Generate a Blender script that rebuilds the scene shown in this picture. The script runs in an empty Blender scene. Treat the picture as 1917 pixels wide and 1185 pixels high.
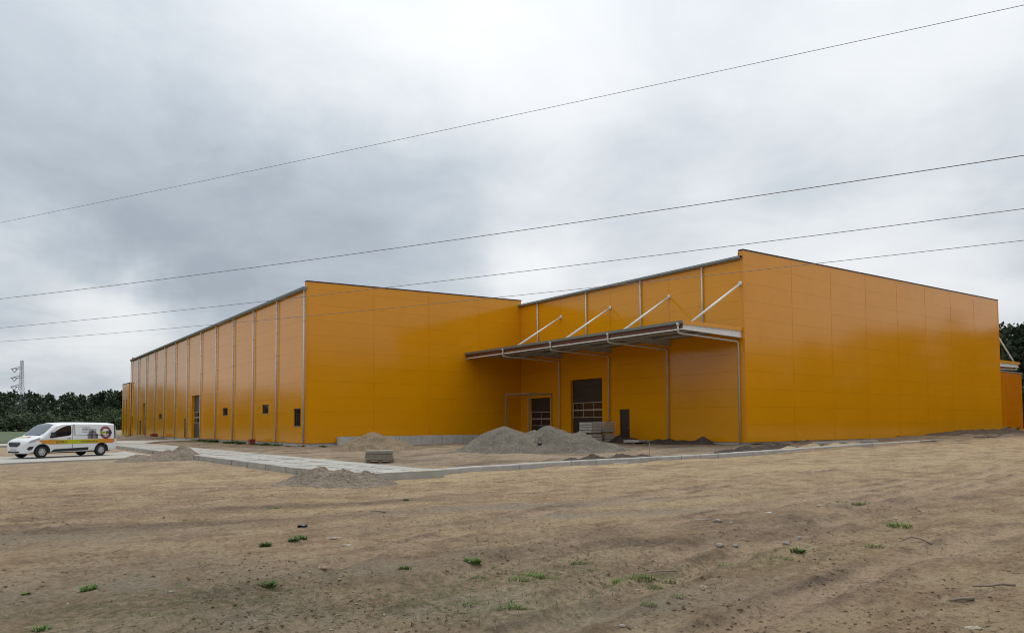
import bpy, bmesh, math, random
import numpy as np
from mathutils import Vector, Matrix
random.seed(7)
RNG = np.random.default_rng(11)
sc = bpy.context.scene
COL = sc.collection
# ------------------------------------------------------------------ camera
# building-aligned world in metres: +X along the gable fronts, +Y along the long sides
F_PX, YAW, PITCH, ROLL, PY0, CZ = 1351.61, 0.6435127, 0.0467456, 0.0055645, 731.079, 1.65
cyw, syw, cpt, spt, crl, srl = math.cos(YAW), math.sin(YAW), math.cos(PITCH), math.sin(PITCH), math.cos(ROLL), math.sin(ROLL)
R0 = Vector((cyw, -syw, 0)); U0 = Vector((-syw*spt, -cyw*spt, cpt)); DV = Vector((syw*cpt, cyw*cpt, spt))
RV = crl*R0 - srl*U0; UV = srl*R0 + crl*U0
CAM = Vector((0, 0, CZ))
def ray(x, y): return RV*((x-958.5)/F_PX) + UV*((PY0-y)/F_PX) + DV
def aX(x, y, X): r = ray(x, y); return CAM + r*(X/r.x)
def aY(x, y, Y): r = ray(x, y); return CAM + r*(Y/r.y)
def aZ(x, y, Z=0.0): r = ray(x, y); return CAM + r*((Z-CZ)/r.z)
def aD(x, y, d): return CAM + ray(x, y)*d
cd = bpy.data.cameras.new('camera'); cam = bpy.data.objects.new('camera', cd); COL.objects.link(cam)
cd.sensor_fit = 'HORIZONTAL'; cd.sensor_width = 36.0; cd.lens = 36.0*F_PX/1917
cd.shift_y = (PY0-592.5)/1917; cd.clip_start = 0.1; cd.clip_end = 9000
cam.matrix_world = Matrix(((RV.x, UV.x, -DV.x, 0), (RV.y, UV.y, -DV.y, 0), (RV.z, UV.z, -DV.z, CZ), (0, 0, 0, 1)))
sc.camera = cam
# ------------------------------------------------------------------ view + sky + sun
sc.view_settings.view_transform = 'Standard'; sc.view_settings.look = 'None'
sc.view_settings.gamma = 1.0; sc.view_settings.use_curve_mapping = False
sc.view_settings.exposure = 0.3
sc.cycles.filter_width = 1.0
SUN_EL, SUN_AZ = math.radians(58), YAW - 0.10        # azimuth from +Y towards +X
world = bpy.data.worlds.new('World'); sc.world = world; world.use_nodes = True
def build_sky():
    nt = world.node_tree; nt.nodes.clear(); N = nt.nodes.new; L = nt.links.new
    out = N('ShaderNodeOutputWorld'); bg = N('ShaderNodeBackground'); bg.inputs[1].default_value = 0.1
    sky = N('ShaderNodeTexSky'); sky.sky_type = 'NISHITA'; sky.sun_disc = False
    sky.sun_elevation = SUN_EL; sky.sun_rotation = SUN_AZ; sky.air_density = 1.0; sky.dust_density = 2.0
    tc = N('ShaderNodeTexCoord')
    def math_(op, a, b=None, clamp=False):
        m = N('ShaderNodeMath'); m.operation = op; m.use_clamp = clamp
        for i, v in enumerate((a, b)):
            if v is None: continue
            if isinstance(v, (int, float)): m.inputs[i].default_value = v
            else: L(v, m.inputs[i])
        return m.outputs[0]
    def vmath(op, a, b=None):
        m = N('ShaderNodeVectorMath'); m.operation = op
        for i, v in enumerate((a, b)):
            if v is None: continue
            if isinstance(v, (tuple, Vector)): m.inputs[i].default_value = tuple(v)
            else: L(v, m.inputs[i])
        return m
    def noise_(vec, scale, detail, rough=0.5, dist=0.0):
        n = N('ShaderNodeTexNoise'); n.inputs['Scale'].default_value = scale; n.inputs['Detail'].default_value = detail
        n.inputs['Roughness'].default_value = rough; n.inputs['Distortion'].default_value = dist
        L(vec, n.inputs['Vector']); return n
    d0 = vmath('NORMALIZE', tc.outputs['Generated']).outputs[0]
    sep = N('ShaderNodeSeparateXYZ'); L(d0, sep.inputs[0])
    zz = math_('ADD', math_('MAXIMUM', sep.outputs[2], 0.0), 0.16)
    cmb = N('ShaderNodeCombineXYZ'); L(math_('DIVIDE', sep.outputs[0], zz), cmb.inputs[0]); L(math_('DIVIDE', sep.outputs[1], zz), cmb.inputs[1])
    cl = vmath('ADD', cmb.outputs[0], (3.7, 1.9, 0.4)).outputs[0]      # flat cloud deck overhead
    n1 = noise_(cl, 0.8, 5, 0.5, 0.25); n2 = noise_(cl, 2.4, 6, 0.6, 0.4)
    wv = noise_(d0, 4.0, 5, 0.6)
    dw = vmath('NORMALIZE', vmath('ADD', d0, vmath('MULTIPLY', vmath('SUBTRACT', wv.outputs['Color'], (0.5, 0.5, 0.5)).outputs[0], (0.26, 0.26, 0.26)).outputs[0]).outputs[0]).outputs[0]
    lum = math_('ADD', 0.47, math_('MULTIPLY', math_('SUBTRACT', n1.outputs[0], 0.5), 0.50))
    lum = math_('ADD', lum, math_('MULTIPLY', math_('SUBTRACT', n2.outputs[0], 0.5), 0.22))
    # cloud masses and one added dimming lobe: direction, angular radius (deg), brightness change
    blobs = [((790, 80), 11, .09), ((1000, 150), 9, .05), ((480, 60), 8, .07), ((1000, 545), 3.5, .20), ((225, 555), 4.5, .22), ((1040, 330), 4, .05), ((1280, 330), 5, .05),
             ((60, 520), 4, .08), ((100, 660), 7, .14), ((1100, 490), 5, .10), ((340, 385), 6.5, -.12), ((560, 430), 7.5, -.17), ((140, 420), 6.5, -.12), ((740, 350), 6, -.08), ((180, 250), 7, -.04),
             ((380, 480), 4.5, -.06), ((1560, 330), 6, -.05), ((1280, 230), 6, -.03), ((1700, 520), 8, .17), ((1350, 430), 6, .07), ((1900, 240), 8, .04),
             ((1890, 350), 3, -.09), ((-900, 380), 30, -.15), ((1600, 130), 12, .08), ((150, 120), 8, .06)]  # wide dark lobe left of view is added to dim the canopy wall
    for (px, py), rad, amt in blobs:
        v = ray(px, py).normalized()
        dp = vmath('DOT_PRODUCT', dw, v).outputs['Value']
        s = 1 - math.cos(math.radians(rad))
        g = math_('POWER', 2.718, math_('DIVIDE', math_('SUBTRACT', dp, 1.0), s))
        lum = math_('ADD', lum, math_('MULTIPLY', g, amt))
    # thinner cloud towards the sun
    sd = Vector((math.sin(SUN_AZ)*math.cos(SUN_EL), math.cos(SUN_AZ)*math.cos(SUN_EL), math.sin(SUN_EL)))
    dp = vmath('DOT_PRODUCT', d0, sd).outputs['Value']
    lum = math_('ADD', lum, math_('MULTIPLY', math_('POWER', 2.718, math_('DIVIDE', math_('SUBTRACT', dp, 1.0), 0.22)), .11))
    lum = math_('MULTIPLY', lum, math_('ADD', 1.02, math_('MULTIPLY', math_('MAXIMUM', sep.outputs[2], 0.0), .06)))
    ramp = N('ShaderNodeValToRGB'); L(lum, ramp.inputs[0])
    e = ramp.color_ramp.elements
    e[0].position = 0.25; e[0].color = (.24, .275, .315, 1)
    e[1].position = 1.0; e[1].color = (.68, .685, .685, 1)
    a = e.new(.45); a.color = (.355, .392, .428, 1)
    a = e.new(.62); a.color = (.51, .528, .545, 1)
    a = e.new(.80); a.color = (.615, .624, .63, 1)
    # overcast luminance rises towards the zenith
    zen = math_('MULTIPLY', math_('ADD', 1.0, math_('MULTIPLY', math_('POWER', math_('MAXIMUM', sep.outputs[2], 0.0), 2.0), 1.0)), 12.0)
    zc = N('ShaderNodeCombineXYZ'); L(zen, zc.inputs[0]); L(zen, zc.inputs[1]); L(zen, zc.inputs[2])
    sc10 = vmath('MULTIPLY', ramp.outputs[0], zc.outputs[0]).outputs[0]
    mix = N('ShaderNodeMix'); mix.data_type = 'RGBA'; mix.inputs[0].default_value = 0.95
    L(sky.outputs[0], mix.inputs[6]); L(sc10, mix.inputs[7])
    L(mix.outputs[2], bg.inputs[0]); L(bg.outputs[0], out.inputs[0])
build_sky()
sl = bpy.data.lights.new('sun', 'SUN'); sl.energy = 0.9; sl.angle = math.radians(25); sl.color = (1.0, .96, .90)
so = bpy.data.objects.new('sun', sl); COL.objects.link(so)
so.rotation_euler = Vector((math.sin(SUN_AZ)*math.cos(SUN_EL), math.cos(SUN_AZ)*math.cos(SUN_EL), math.sin(SUN_EL))).to_track_quat('Z', 'Y').to_euler()
so.location = (0, 0, 60)
# ------------------------------------------------------------------ materials
def new_mat(name):
    m = bpy.data.materials.new(name); m.use_nodes = True
    nt = m.node_tree; b = nt.nodes['Principled BSDF']
    return m, nt, b
def simple(name, col, rough=0.6, metal=0.0, var=0.0, scale=8.0, bump=0.0, bscale=40.0, spec=0.5, objrand=0.0):
    """principled with noise colour variation, fine bump and per-object tone"""
    m, nt, b = new_mat(name); N = nt.nodes.new; L = nt.links.new
    b.inputs['Roughness'].default_value = rough; b.inputs['Metallic'].default_value = metal
    b.inputs['Specular IOR Level'].default_value = spec
    b.inputs['Base Color'].default_value = (*col, 1)
    if var > 0 or bump > 0 or objrand > 0:
        geo = N('ShaderNodeNewGeometry')
    if var > 0 or objrand > 0:
        n = N('ShaderNodeTexNoise'); n.inputs['Scale'].default_value = scale; n.inputs['Detail'].default_value = 6; n.inputs['Roughness'].default_value = .65
        L(geo.outputs['Position'], n.inputs['Vector'])
        mr = N('ShaderNodeMapRange'); mr.inputs['From Min'].default_value = .25; mr.inputs['From Max'].default_value = .75
        mr.inputs['To Min'].default_value = 1-var; mr.inputs['To Max'].default_value = 1+var
        L(n.outputs[0], mr.inputs[0]); val = mr.outputs[0]
        if objrand > 0:
            oi = N('ShaderNodeObjectInfo'); m2 = N('ShaderNodeMapRange'); m2.inputs['To Min'].default_value = 1-objrand; m2.inputs['To Max'].default_value = 1+objrand
            L(oi.outputs['Random'], m2.inputs[0]); mm = N('ShaderNodeMath'); mm.operation = 'MULTIPLY'; L(val, mm.inputs[0]); L(m2.outputs[0], mm.inputs[1]); val = mm.outputs[0]
        vm = N('ShaderNodeVectorMath'); vm.operation = 'SCALE'; vm.inputs[0].default_value = col; L(val, vm.inputs['Scale'])
        L(vm.outputs[0], b.inputs['Base Color'])
    if bump > 0:
        n = N('ShaderNodeTexNoise'); n.inputs['Scale'].default_value = bscale; n.inputs['Detail'].default_value = 5
        L(geo.outputs['Position'], n.inputs['Vector'])
        bp = N('ShaderNodeBump'); bp.inputs['Strength'].default_value = bump; bp.inputs['Distance'].default_value = .02
        L(n.outputs[0], bp.inputs['Height']); L(bp.outputs[0], b.inputs['Normal'])
    return m
def paint(name, col, rough=.11, dirt=.07):
    """coil-coated sandwich panel: gloss, faint micro ribs, slight oil-canning, dust"""
    m, nt, b = new_mat(name); N = nt.nodes.new; L = nt.links.new
    b.inputs['Specular IOR Level'].default_value = .5
    geo = N('ShaderNodeNewGeometry'); sep = N('ShaderNodeSeparateXYZ'); L(geo.outputs['Position'], sep.inputs[0])
    oi = N('ShaderNodeObjectInfo')
    n = N('ShaderNodeTexNoise'); n.inputs['Scale'].default_value = .55; n.inputs['Detail'].default_value = 6; n.inputs['Roughness'].default_value = .6
    L(geo.outputs['Position'], n.inputs['Vector'])
    add = N('ShaderNodeMath'); add.operation = 'ADD'; L(n.outputs[0], add.inputs[0])
    ob = N('ShaderNodeMath'); ob.operation = 'MULTIPLY'; ob.inputs[1].default_value = .15; L(oi.outputs['Random'], ob.inputs[0]); L(ob.outputs[0], add.inputs[1])
    mr = N('ShaderNodeMapRange'); mr.inputs['From Min'].default_value = .3; mr.inputs['From Max'].default_value = 1.0
    mr.inputs['To Min'].default_value = 1-dirt; mr.inputs['To Max'].default_value = 1+dirt*.5; L(add.outputs[0], mr.inputs[0])
    vm = N('ShaderNodeVectorMath'); vm.operation = 'SCALE'; vm.inputs[0].default_value = col; L(mr.outputs[0], vm.inputs['Scale'])
    L(vm.outputs[0], b.inputs['Base Color'])
    rr = N('ShaderNodeMapRange'); rr.inputs['To Min'].default_value = rough*.8; rr.inputs['To Max'].default_value = rough*1.3; L(n.outputs[0], rr.inputs[0]); L(rr.outputs[0], b.inputs['Roughness'])
    # ribs every 50 mm
    w = N('ShaderNodeMath'); w.operation = 'SINE'; ws = N('ShaderNodeMath'); ws.operation = 'MULTIPLY'; ws.inputs[1].default_value = 2*math.pi/.05
    L(sep.outputs[2], ws.inputs[0]); L(ws.outputs[0], w.inputs[0])
    b1 = N('ShaderNodeBump'); b1.inputs['Strength'].default_value = .035; b1.inputs['Distance'].default_value = .002; L(w.outputs[0], b1.inputs['Height'])
    n2 = N('ShaderNodeTexNoise'); n2.inputs['Scale'].default_value = .45; n2.inputs['Detail'].default_value = 2; L(geo.outputs['Position'], n2.inputs['Vector'])
    b2 = N('ShaderNodeBump'); b2.inputs['Strength'].default_value = .12; b2.inputs['Distance'].default_value = .02; L(n2.outputs[0], b2.inputs['Height']); L(b1.outputs[0], b2.inputs['Normal'])
    L(b2.outputs[0], b.inputs['Normal'])
    return m
ORANGE = (.78, .315, .002)
M = {}
M['orange'] = paint('orange_panel_paint', ORANGE)
M['orange_trim'] = paint('orange_trim_paint', (.76, .29, .003), .13)
M['shaded_fascia'] = simple('backlit_fascia', (.15, .055, .03), .5, 0, .1, 2)  # orange fascia coloured dark brown, its backlit shade put into the colour
M['orange_red'] = paint('deep_orange_paint', (.66, .20, .002))
M['joint'] = simple('joint_sealant', (.30, .11, .004), .8)
M['galv'] = simple('galvanised_steel', (.60, .60, .57), .42, .25, .15, 6, .05, 30, objrand=.08)
M['gutter'] = simple('zinc_gutter', (.20, .215, .20), .5, .4, .2, 4)
M['white_steel'] = simple('pale_painted_steel', (.78, .78, .76), .4, 0, .08, 3)
M['grey_steel'] = simple('primer_steel', (.40, .40, .40), .5, 0, .1, 3)
M['soffit'] = simple('soffit_sheet', (.21, .19, .155), .5, .1, .12, 2)
M['cap'] = simple('anthracite_cap', (.022, .024, .025), .45)
M['anthracite'] = simple('anthracite_door', (.030, .031, .034), .42, 0, .1, 3)
M['glass'] = simple('dark_pane', (.018, .020, .024), .04, 0, spec=.7)
M['alu'] = simple('aluminium_frame', (.50, .48, .46), .4, .3)
M['roofing'] = simple('roof_membrane', (.25, .25, .25), .8, 0, .1, 1)
M['concrete'] = simple('cast_concrete', (.50, .48, .43), .85, 0, .16, 3, .25, 60, objrand=.06)
M['concrete_slab'] = simple('slab_concrete', (.385, .365, .32), .85, 0, .26, 1.3, .3, 70, objrand=.05)
M['concrete_side'] = simple('kerb_concrete', (.45, .425, .39), .88, 0, .18, 4, .3, 70, objrand=.06)
M['road'] = simple('worn_concrete_road', (.42, .395, .35), .9, 0, .18, .7, .4, 50)
M['wood'] = simple('pallet_wood', (.20, .15, .10), .8, 0, .3, 12, .3, 60)
M['dark_soil'] = simple('damp_soil', (.075, .058, .044), .95, 0, .35, 6, .9, 25)
M['red_plastic'] = simple('faded_red_plastic', (.26, .035, .03), .55, 0, .2, 9)
M['pipe_orange'] = simple('orange_drain_plastic', (.62, .14, .045), .4, 0, .1, 6)
M['black_foil'] = simple('black_foil', (.018, .019, .021), .35, 0, .2, 9)
M['grey_foil'] = simple('grey_foil', (.17, .19, .19), .35, 0, .2, 6)
M['white_plastic'] = simple('white_scrap', (.70, .69, .66), .5)
M['stone_pale'] = simple('pale_stone', (.37, .31, .23), .85, 0, .35, 14, .5, 60)
M['stone_red'] = simple('brownish_stone', (.33, .225, .155), .8, 0, .2, 14, .3, 60)
M['stone_grey'] = simple('grey_stone', (.28, .25, .21), .85, 0, .35, 16, .5, 60)
M['twig'] = simple('dry_stick', (.25, .20, .15), .85, 0, .25, 30)
M['wire'] = simple('overhead_conductor', (.19, .195, .21), .5, .3)
M['lattice'] = simple('lattice_steel', (.15, .16, .165), .6, .3)
M['insulator'] = simple('insulator', (.07, .08, .08), .4)
M['bark'] = simple('pine_bark', (.13, .085, .06), .95, 0, .3, 3, .5, 8)
M['birch_bark'] = simple('birch_bark', (.42, .41, .38), .85, 0, .3, 3)
def leafmat(name, col, var):
    m, nt, b = new_mat(name); N = nt.nodes.new; L = nt.links.new
    b.inputs['Roughness'].default_value = .7; b.inputs['Specular IOR Level'].default_value = .2
    oi = N('ShaderNodeObjectInfo'); geo = N('ShaderNodeNewGeometry'); n = N('ShaderNodeTexNoise'); n.inputs['Scale'].default_value = .7; n.inputs['Detail'].default_value = 4
    L(geo.outputs['Position'], n.inputs['Vector'])
    a = N('ShaderNodeMath'); a.operation = 'ADD'; L(oi.outputs['Random'], a.inputs[0]); L(n.outputs[0], a.inputs[1])
    mr = N('ShaderNodeMapRange'); mr.inputs['From Max'].default_value = 2; mr.inputs['To Min'].default_value = 1-var; mr.inputs['To Max'].default_value = 1+var; L(a.outputs[0], mr.inputs[0])
    vm = N('ShaderNodeVectorMath'); vm.operation = 'SCALE'; vm.inputs[0].default_value = col; L(mr.outputs[0], vm.inputs['Scale']); L(vm.outputs[0], b.inputs['Base Color'])
    return m
M['pine'] = leafmat('pine_needles', (.055, .080, .042), .5)
M['broadleaf'] = leafmat('broadleaf', (.075, .115, .048), .5)
M['grass'] = leafmat('fresh_grass', (.125, .205, .045), .45)
M['weed'] = leafmat('weed_leaf', (.105, .175, .045), .45)
# ------------------------------------------------------------------ mesh helpers
class MB:
    def __init__(s): s.v = []; s.f = []
    def add(s, vs, fs):
        o = len(s.v); s.v += [tuple(p) for p in vs]; s.f += [tuple(i+o for i in f) for f in fs]; return s
    def box(s, x0, x1, y0, y1, z0, z1):
        return s.add([(x0,y0,z0),(x1,y0,z0),(x1,y1,z0),(x0,y1,z0),(x0,y0,z1),(x1,y0,z1),(x1,y1,z1),(x0,y1,z1)],
                     [(3,2,1,0),(4,5,6,7),(0,1,5,4),(1,2,6,5),(2,3,7,6),(3,0,4,7)])
    def obox(s, c, ax, ay, az):
        """oriented box: centre and three half-axis vectors"""
        c = Vector(c); ax = Vector(ax); ay = Vector(ay); az = Vector(az)
        p = [c+sx*ax+sy*ay+sz*az for sz in (-1, 1) for sx, sy in ((-1,-1),(1,-1),(1,1),(-1,1))]
        return s.add(p, [(3,2,1,0),(4,5,6,7),(0,1,5,4),(1,2,6,5),(2,3,7,6),(3,0,4,7)])
    def bar(s, a, b, w, h=None):
        a = Vector(a); b = Vector(b); d = (b-a); l = d.length; d = d/l; h = h or w
        u = d.cross(Vector((0, 0, 1)))
        u = u.normalized() if u.length > 1e-4 else Vector((1, 0, 0))
        return s.obox((a+b)/2, d*l/2, u*w/2, d.cross(u)*h/2)
    def tube(s, pts, r, n=10, cap=True):
        pts = [Vector(p) for p in pts]; k = len(pts); rs = r if isinstance(r, (list, tuple)) else [r]*k
        o = len(s.v); prev = None
        for i, p in enumerate(pts):
            t = (pts[min(i+1, k-1)]-pts[max(i-1, 0)]).normalized()
            if prev is None:
                u = t.cross(Vector((0, 0, 1)));  u = u.normalized() if u.length > 1e-3 else Vector((1, 0, 0))
            else:
                u = prev - t*prev.dot(t); u.normalize()
            prev = u; w = t.cross(u)
            for j in range(n):
                a = 2*math.pi*j/n; s.v.append(tuple(p+(u*math.cos(a)+w*math.sin(a))*rs[i]))
        for i in range(k-1):
            for j in range(n):
                a = o+i*n+j; b = o+i*n+(j+1) % n; s.f.append((a, b, b+n, a+n))
        if cap:
            s.f.append(tuple(o+j for j in reversed(range(n)))); s.f.append(tuple(o+(k-1)*n+j for j in range(n)))
        return s
    def prism(s, poly, axis, a, b):
        """extrude 2D polygon along axis (0,1,2) from a to b"""
        def P(p, t):
            q = [0, 0, 0]; q[axis] = t; o = [i for i in range(3) if i != axis]; q[o[0]] = p[0]; q[o[1]] = p[1]; return tuple(q)
        n = len(poly); vs = [P(p, a) for p in poly]+[P(p, b) for p in poly]
        fs = [tuple(range(n-1, -1, -1)), tuple(range(n, 2*n))]+[(i, (i+1) % n, (i+1) % n+n, i+n) for i in range(n)]
        return s.add(vs, fs)
    def build(s, name, mat, parent=None, smooth=False, org=(0, 0, 0), loc=None):
        me = bpy.data.meshes.new(name)
        ox, oy, oz = org
        me.from_pydata([(x-ox, y-oy, z-oz) for x, y, z in s.v], [], s.f)
        bm = bmesh.new(); bm.from_mesh(me); bmesh.ops.recalc_face_normals(bm, faces=bm.faces); bm.to_mesh(me); bm.free()
        if smooth: me.polygons.foreach_set('use_smooth', [True]*len(me.polygons))
        return link(name, me, mat, parent, loc)
def link(name, me, mat=None, parent=None, loc=None):
    o = bpy.data.objects.new(name, me); COL.objects.link(o)
    if mat is not None and me is not None and not me.materials: me.materials.append(M[mat] if isinstance(mat, str) else mat)
    if parent is not None: o.parent = parent
    if loc is not None: o.location = loc
    return o
def tag(o, label=None, cat=None, group=None, kind=None):
    if label: o['label'] = label
    if cat: o['category'] = cat
    if group: o['group'] = group
    if kind: o['kind'] = kind
    return o
def thing(name, label, cat, loc=(0, 0, 0), rz=0, group=None):
    o = bpy.data.objects.new(name, None); COL.objects.link(o); o.location = loc; o.rotation_euler = (0, 0, rz); o.empty_display_size = .3
    return tag(o, label, cat, group)
def npmesh(name, V, Fq, smooth=False):
    """fast mesh from numpy: V (n,3), Fq (m,k)"""
    me = bpy.data.meshes.new(name); k = Fq.shape[1]; m = len(Fq)
    me.vertices.add(len(V)); me.vertices.foreach_set('co', np.ascontiguousarray(V, np.float32).ravel())
    me.loops.add(m*k); me.loops.foreach_set('vertex_index', np.ascontiguousarray(Fq, np.int32).ravel())
    me.polygons.add(m); me.polygons.foreach_set('loop_start', np.arange(0, m*k, k, dtype=np.int32))
    me.polygons.foreach_set('loop_total', np.full(m, k, np.int32))
    if smooth: me.polygons.foreach_set('use_smooth', np.ones(m, bool))
    me.update(calc_edges=True); me.validate(); return me
# 2D gradient-free value noise
_T = np.random.default_rng(3).random((256, 256))
def vnoise(x, y):
    xi = np.floor(x).astype(int); yi = np.floor(y).astype(int); fx = x-xi; fy = y-yi
    fx = fx*fx*fx*(fx*(fx*6-15)+10); fy = fy*fy*fy*(fy*(fy*6-15)+10)
    g = lambda a, b: _T[a & 255, b & 255]
    return (g(xi, yi)*(1-fx)+g(xi+1, yi)*fx)*(1-fy)+(g(xi, yi+1)*(1-fx)+g(xi+1, yi+1)*fx)*fy
def fbm(x, y, o=4, gain=.5):
    s = 0; a = 1; t = 0; k = 1.0
    for i in range(o):
        c, d = math.cos(.7*i), math.sin(.7*i)
        s = s+a*vnoise((x*c-y*d)*k+17.3*i, (x*d+y*c)*k+9.1*i); t += a; a *= gain; k *= 2.03
    return s/t-.5
def sstep(a, b, x): t = np.clip((x-a)/(b-a), 0, 1); return t*t*(3-2*t)
def polydist(x, y, pts):
    d = np.full(np.shape(x), 1e9)
    for (x0, y0), (x1, y1) in zip(pts[:-1], pts[1:]):
        dx, dy = x1-x0, y1-y0; t = np.clip(((x-x0)*dx+(y-y0)*dy)/(dx*dx+dy*dy), 0, 1)
        d = np.minimum(d, np.hypot(x-x0-t*dx, y-y0-t*dy))
    return d
# ------------------------------------------------------------------ key positions
X1, Y1, X2, Y2 = 19.806, 51.813, 39.857, 28.103       # hall corners
XE = 81.65; Y1E = 124.3
KX = [0, 12, 17, 26, 31, 41, 60, 90, 200]; KZ = [0, 0, .05, .08, .12, .27, .40, .45, .45]
KERB_Y = 20.7
TRACKS = [[aZ(*p) for p in l] for l in (
    [(1000, 1185), (1300, 1060), (1600, 965), (1917, 890), (2300, 850)], [(1330, 1185), (1640, 1062), (1917, 985)],
    [(1050, 1120), (1350, 1005), (1650, 930), (1917, 872)],
    [(-200, 1040), (0, 1000), (400, 940), (800, 905), (1150, 892)], [(-200, 990), (0, 960), (420, 915), (640, 905)],
    [(300, 1185), (700, 1030), (1050, 950), (1450, 895), (1917, 850)], [(560, 1185), (960, 1035), (1300, 965), (1700, 900)])]
TRACKS = [[(p.x, p.y) for p in l] for l in TRACKS]
def gbase(x, y):
    b = np.interp(x, KX, KZ)*sstep(6, 17, y)
    b = b-.13*sstep(36, 41, y)*(1-sstep(8.2, 8.8, x))*(1-sstep(62, 72, y))
    b = b+.13*sstep(29, 35, x)*np.exp(-((y-(KERB_Y-.35))/.9)**2)*(x < 75)
    b = b+.22*sstep(56, 66, x)*np.exp(-((y-26.9)/1.5)**2)*(.6+.8*vnoise(x*.5, y*.5))*(x < 95)   # banked soil along the gable
    return b
def gamp(x, y):
    r = np.hypot(x, y)
    m = 1-.9*sstep(60, 100, r)
    m = m*(1-.75*sstep(34, 38, y)*(x < 14))
    tr = sstep(-.2, .5, x-8.2)*sstep(-.2, .5, 12.6-x)*sstep(18.6, 19.4, y)
    return m*(1-.85*tr)
def gheight(x, y):
    m = gamp(x, y); r = np.hypot(x, y); near = 1-sstep(18, 40, r)
    far = sstep(16, 26, r)
    h = .11*fbm(x/8., y/8., 3)+(.06+.08*far)*fbm(x/1.5+5, y/1.5, 4)+.10*far*np.abs(fbm(x/2.2+3, y/.7, 3))+.09*far*fbm(x/.55+8, y/.45, 3)*(y > KERB_Y+.6)
    rid = np.abs(fbm(x/.42+3, y/.42+8, 3)); h = h+.10*(.16-rid)*near*(.5+vnoise(x/2.5, y/2.5))
    rid2 = np.abs(fbm(x/.17+31, y/.17+4, 2)); h = h+.05*(.13-rid2)*near*(.2+1.2*vnoise(x/1.1+4, y/1.1+2))
    h = h+.03*fbm(x/.07, y/.07, 2)*near*(.35+vnoise(x/1.7+9, y/1.7))
    for i, t in enumerate(TRACKS):
        d = polydist(x, y, t)+.14*(vnoise(x*1.3+i, y*1.3)-.5)
        h = h-.05*np.exp(-(d/.16)**2)+.028*np.exp(-((d-.30)/.09)**2)
    return gbase(x, y)+h*m
def gz(x, y): return float(gheight(np.array([x], float), np.array([y], float))[0])
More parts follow.
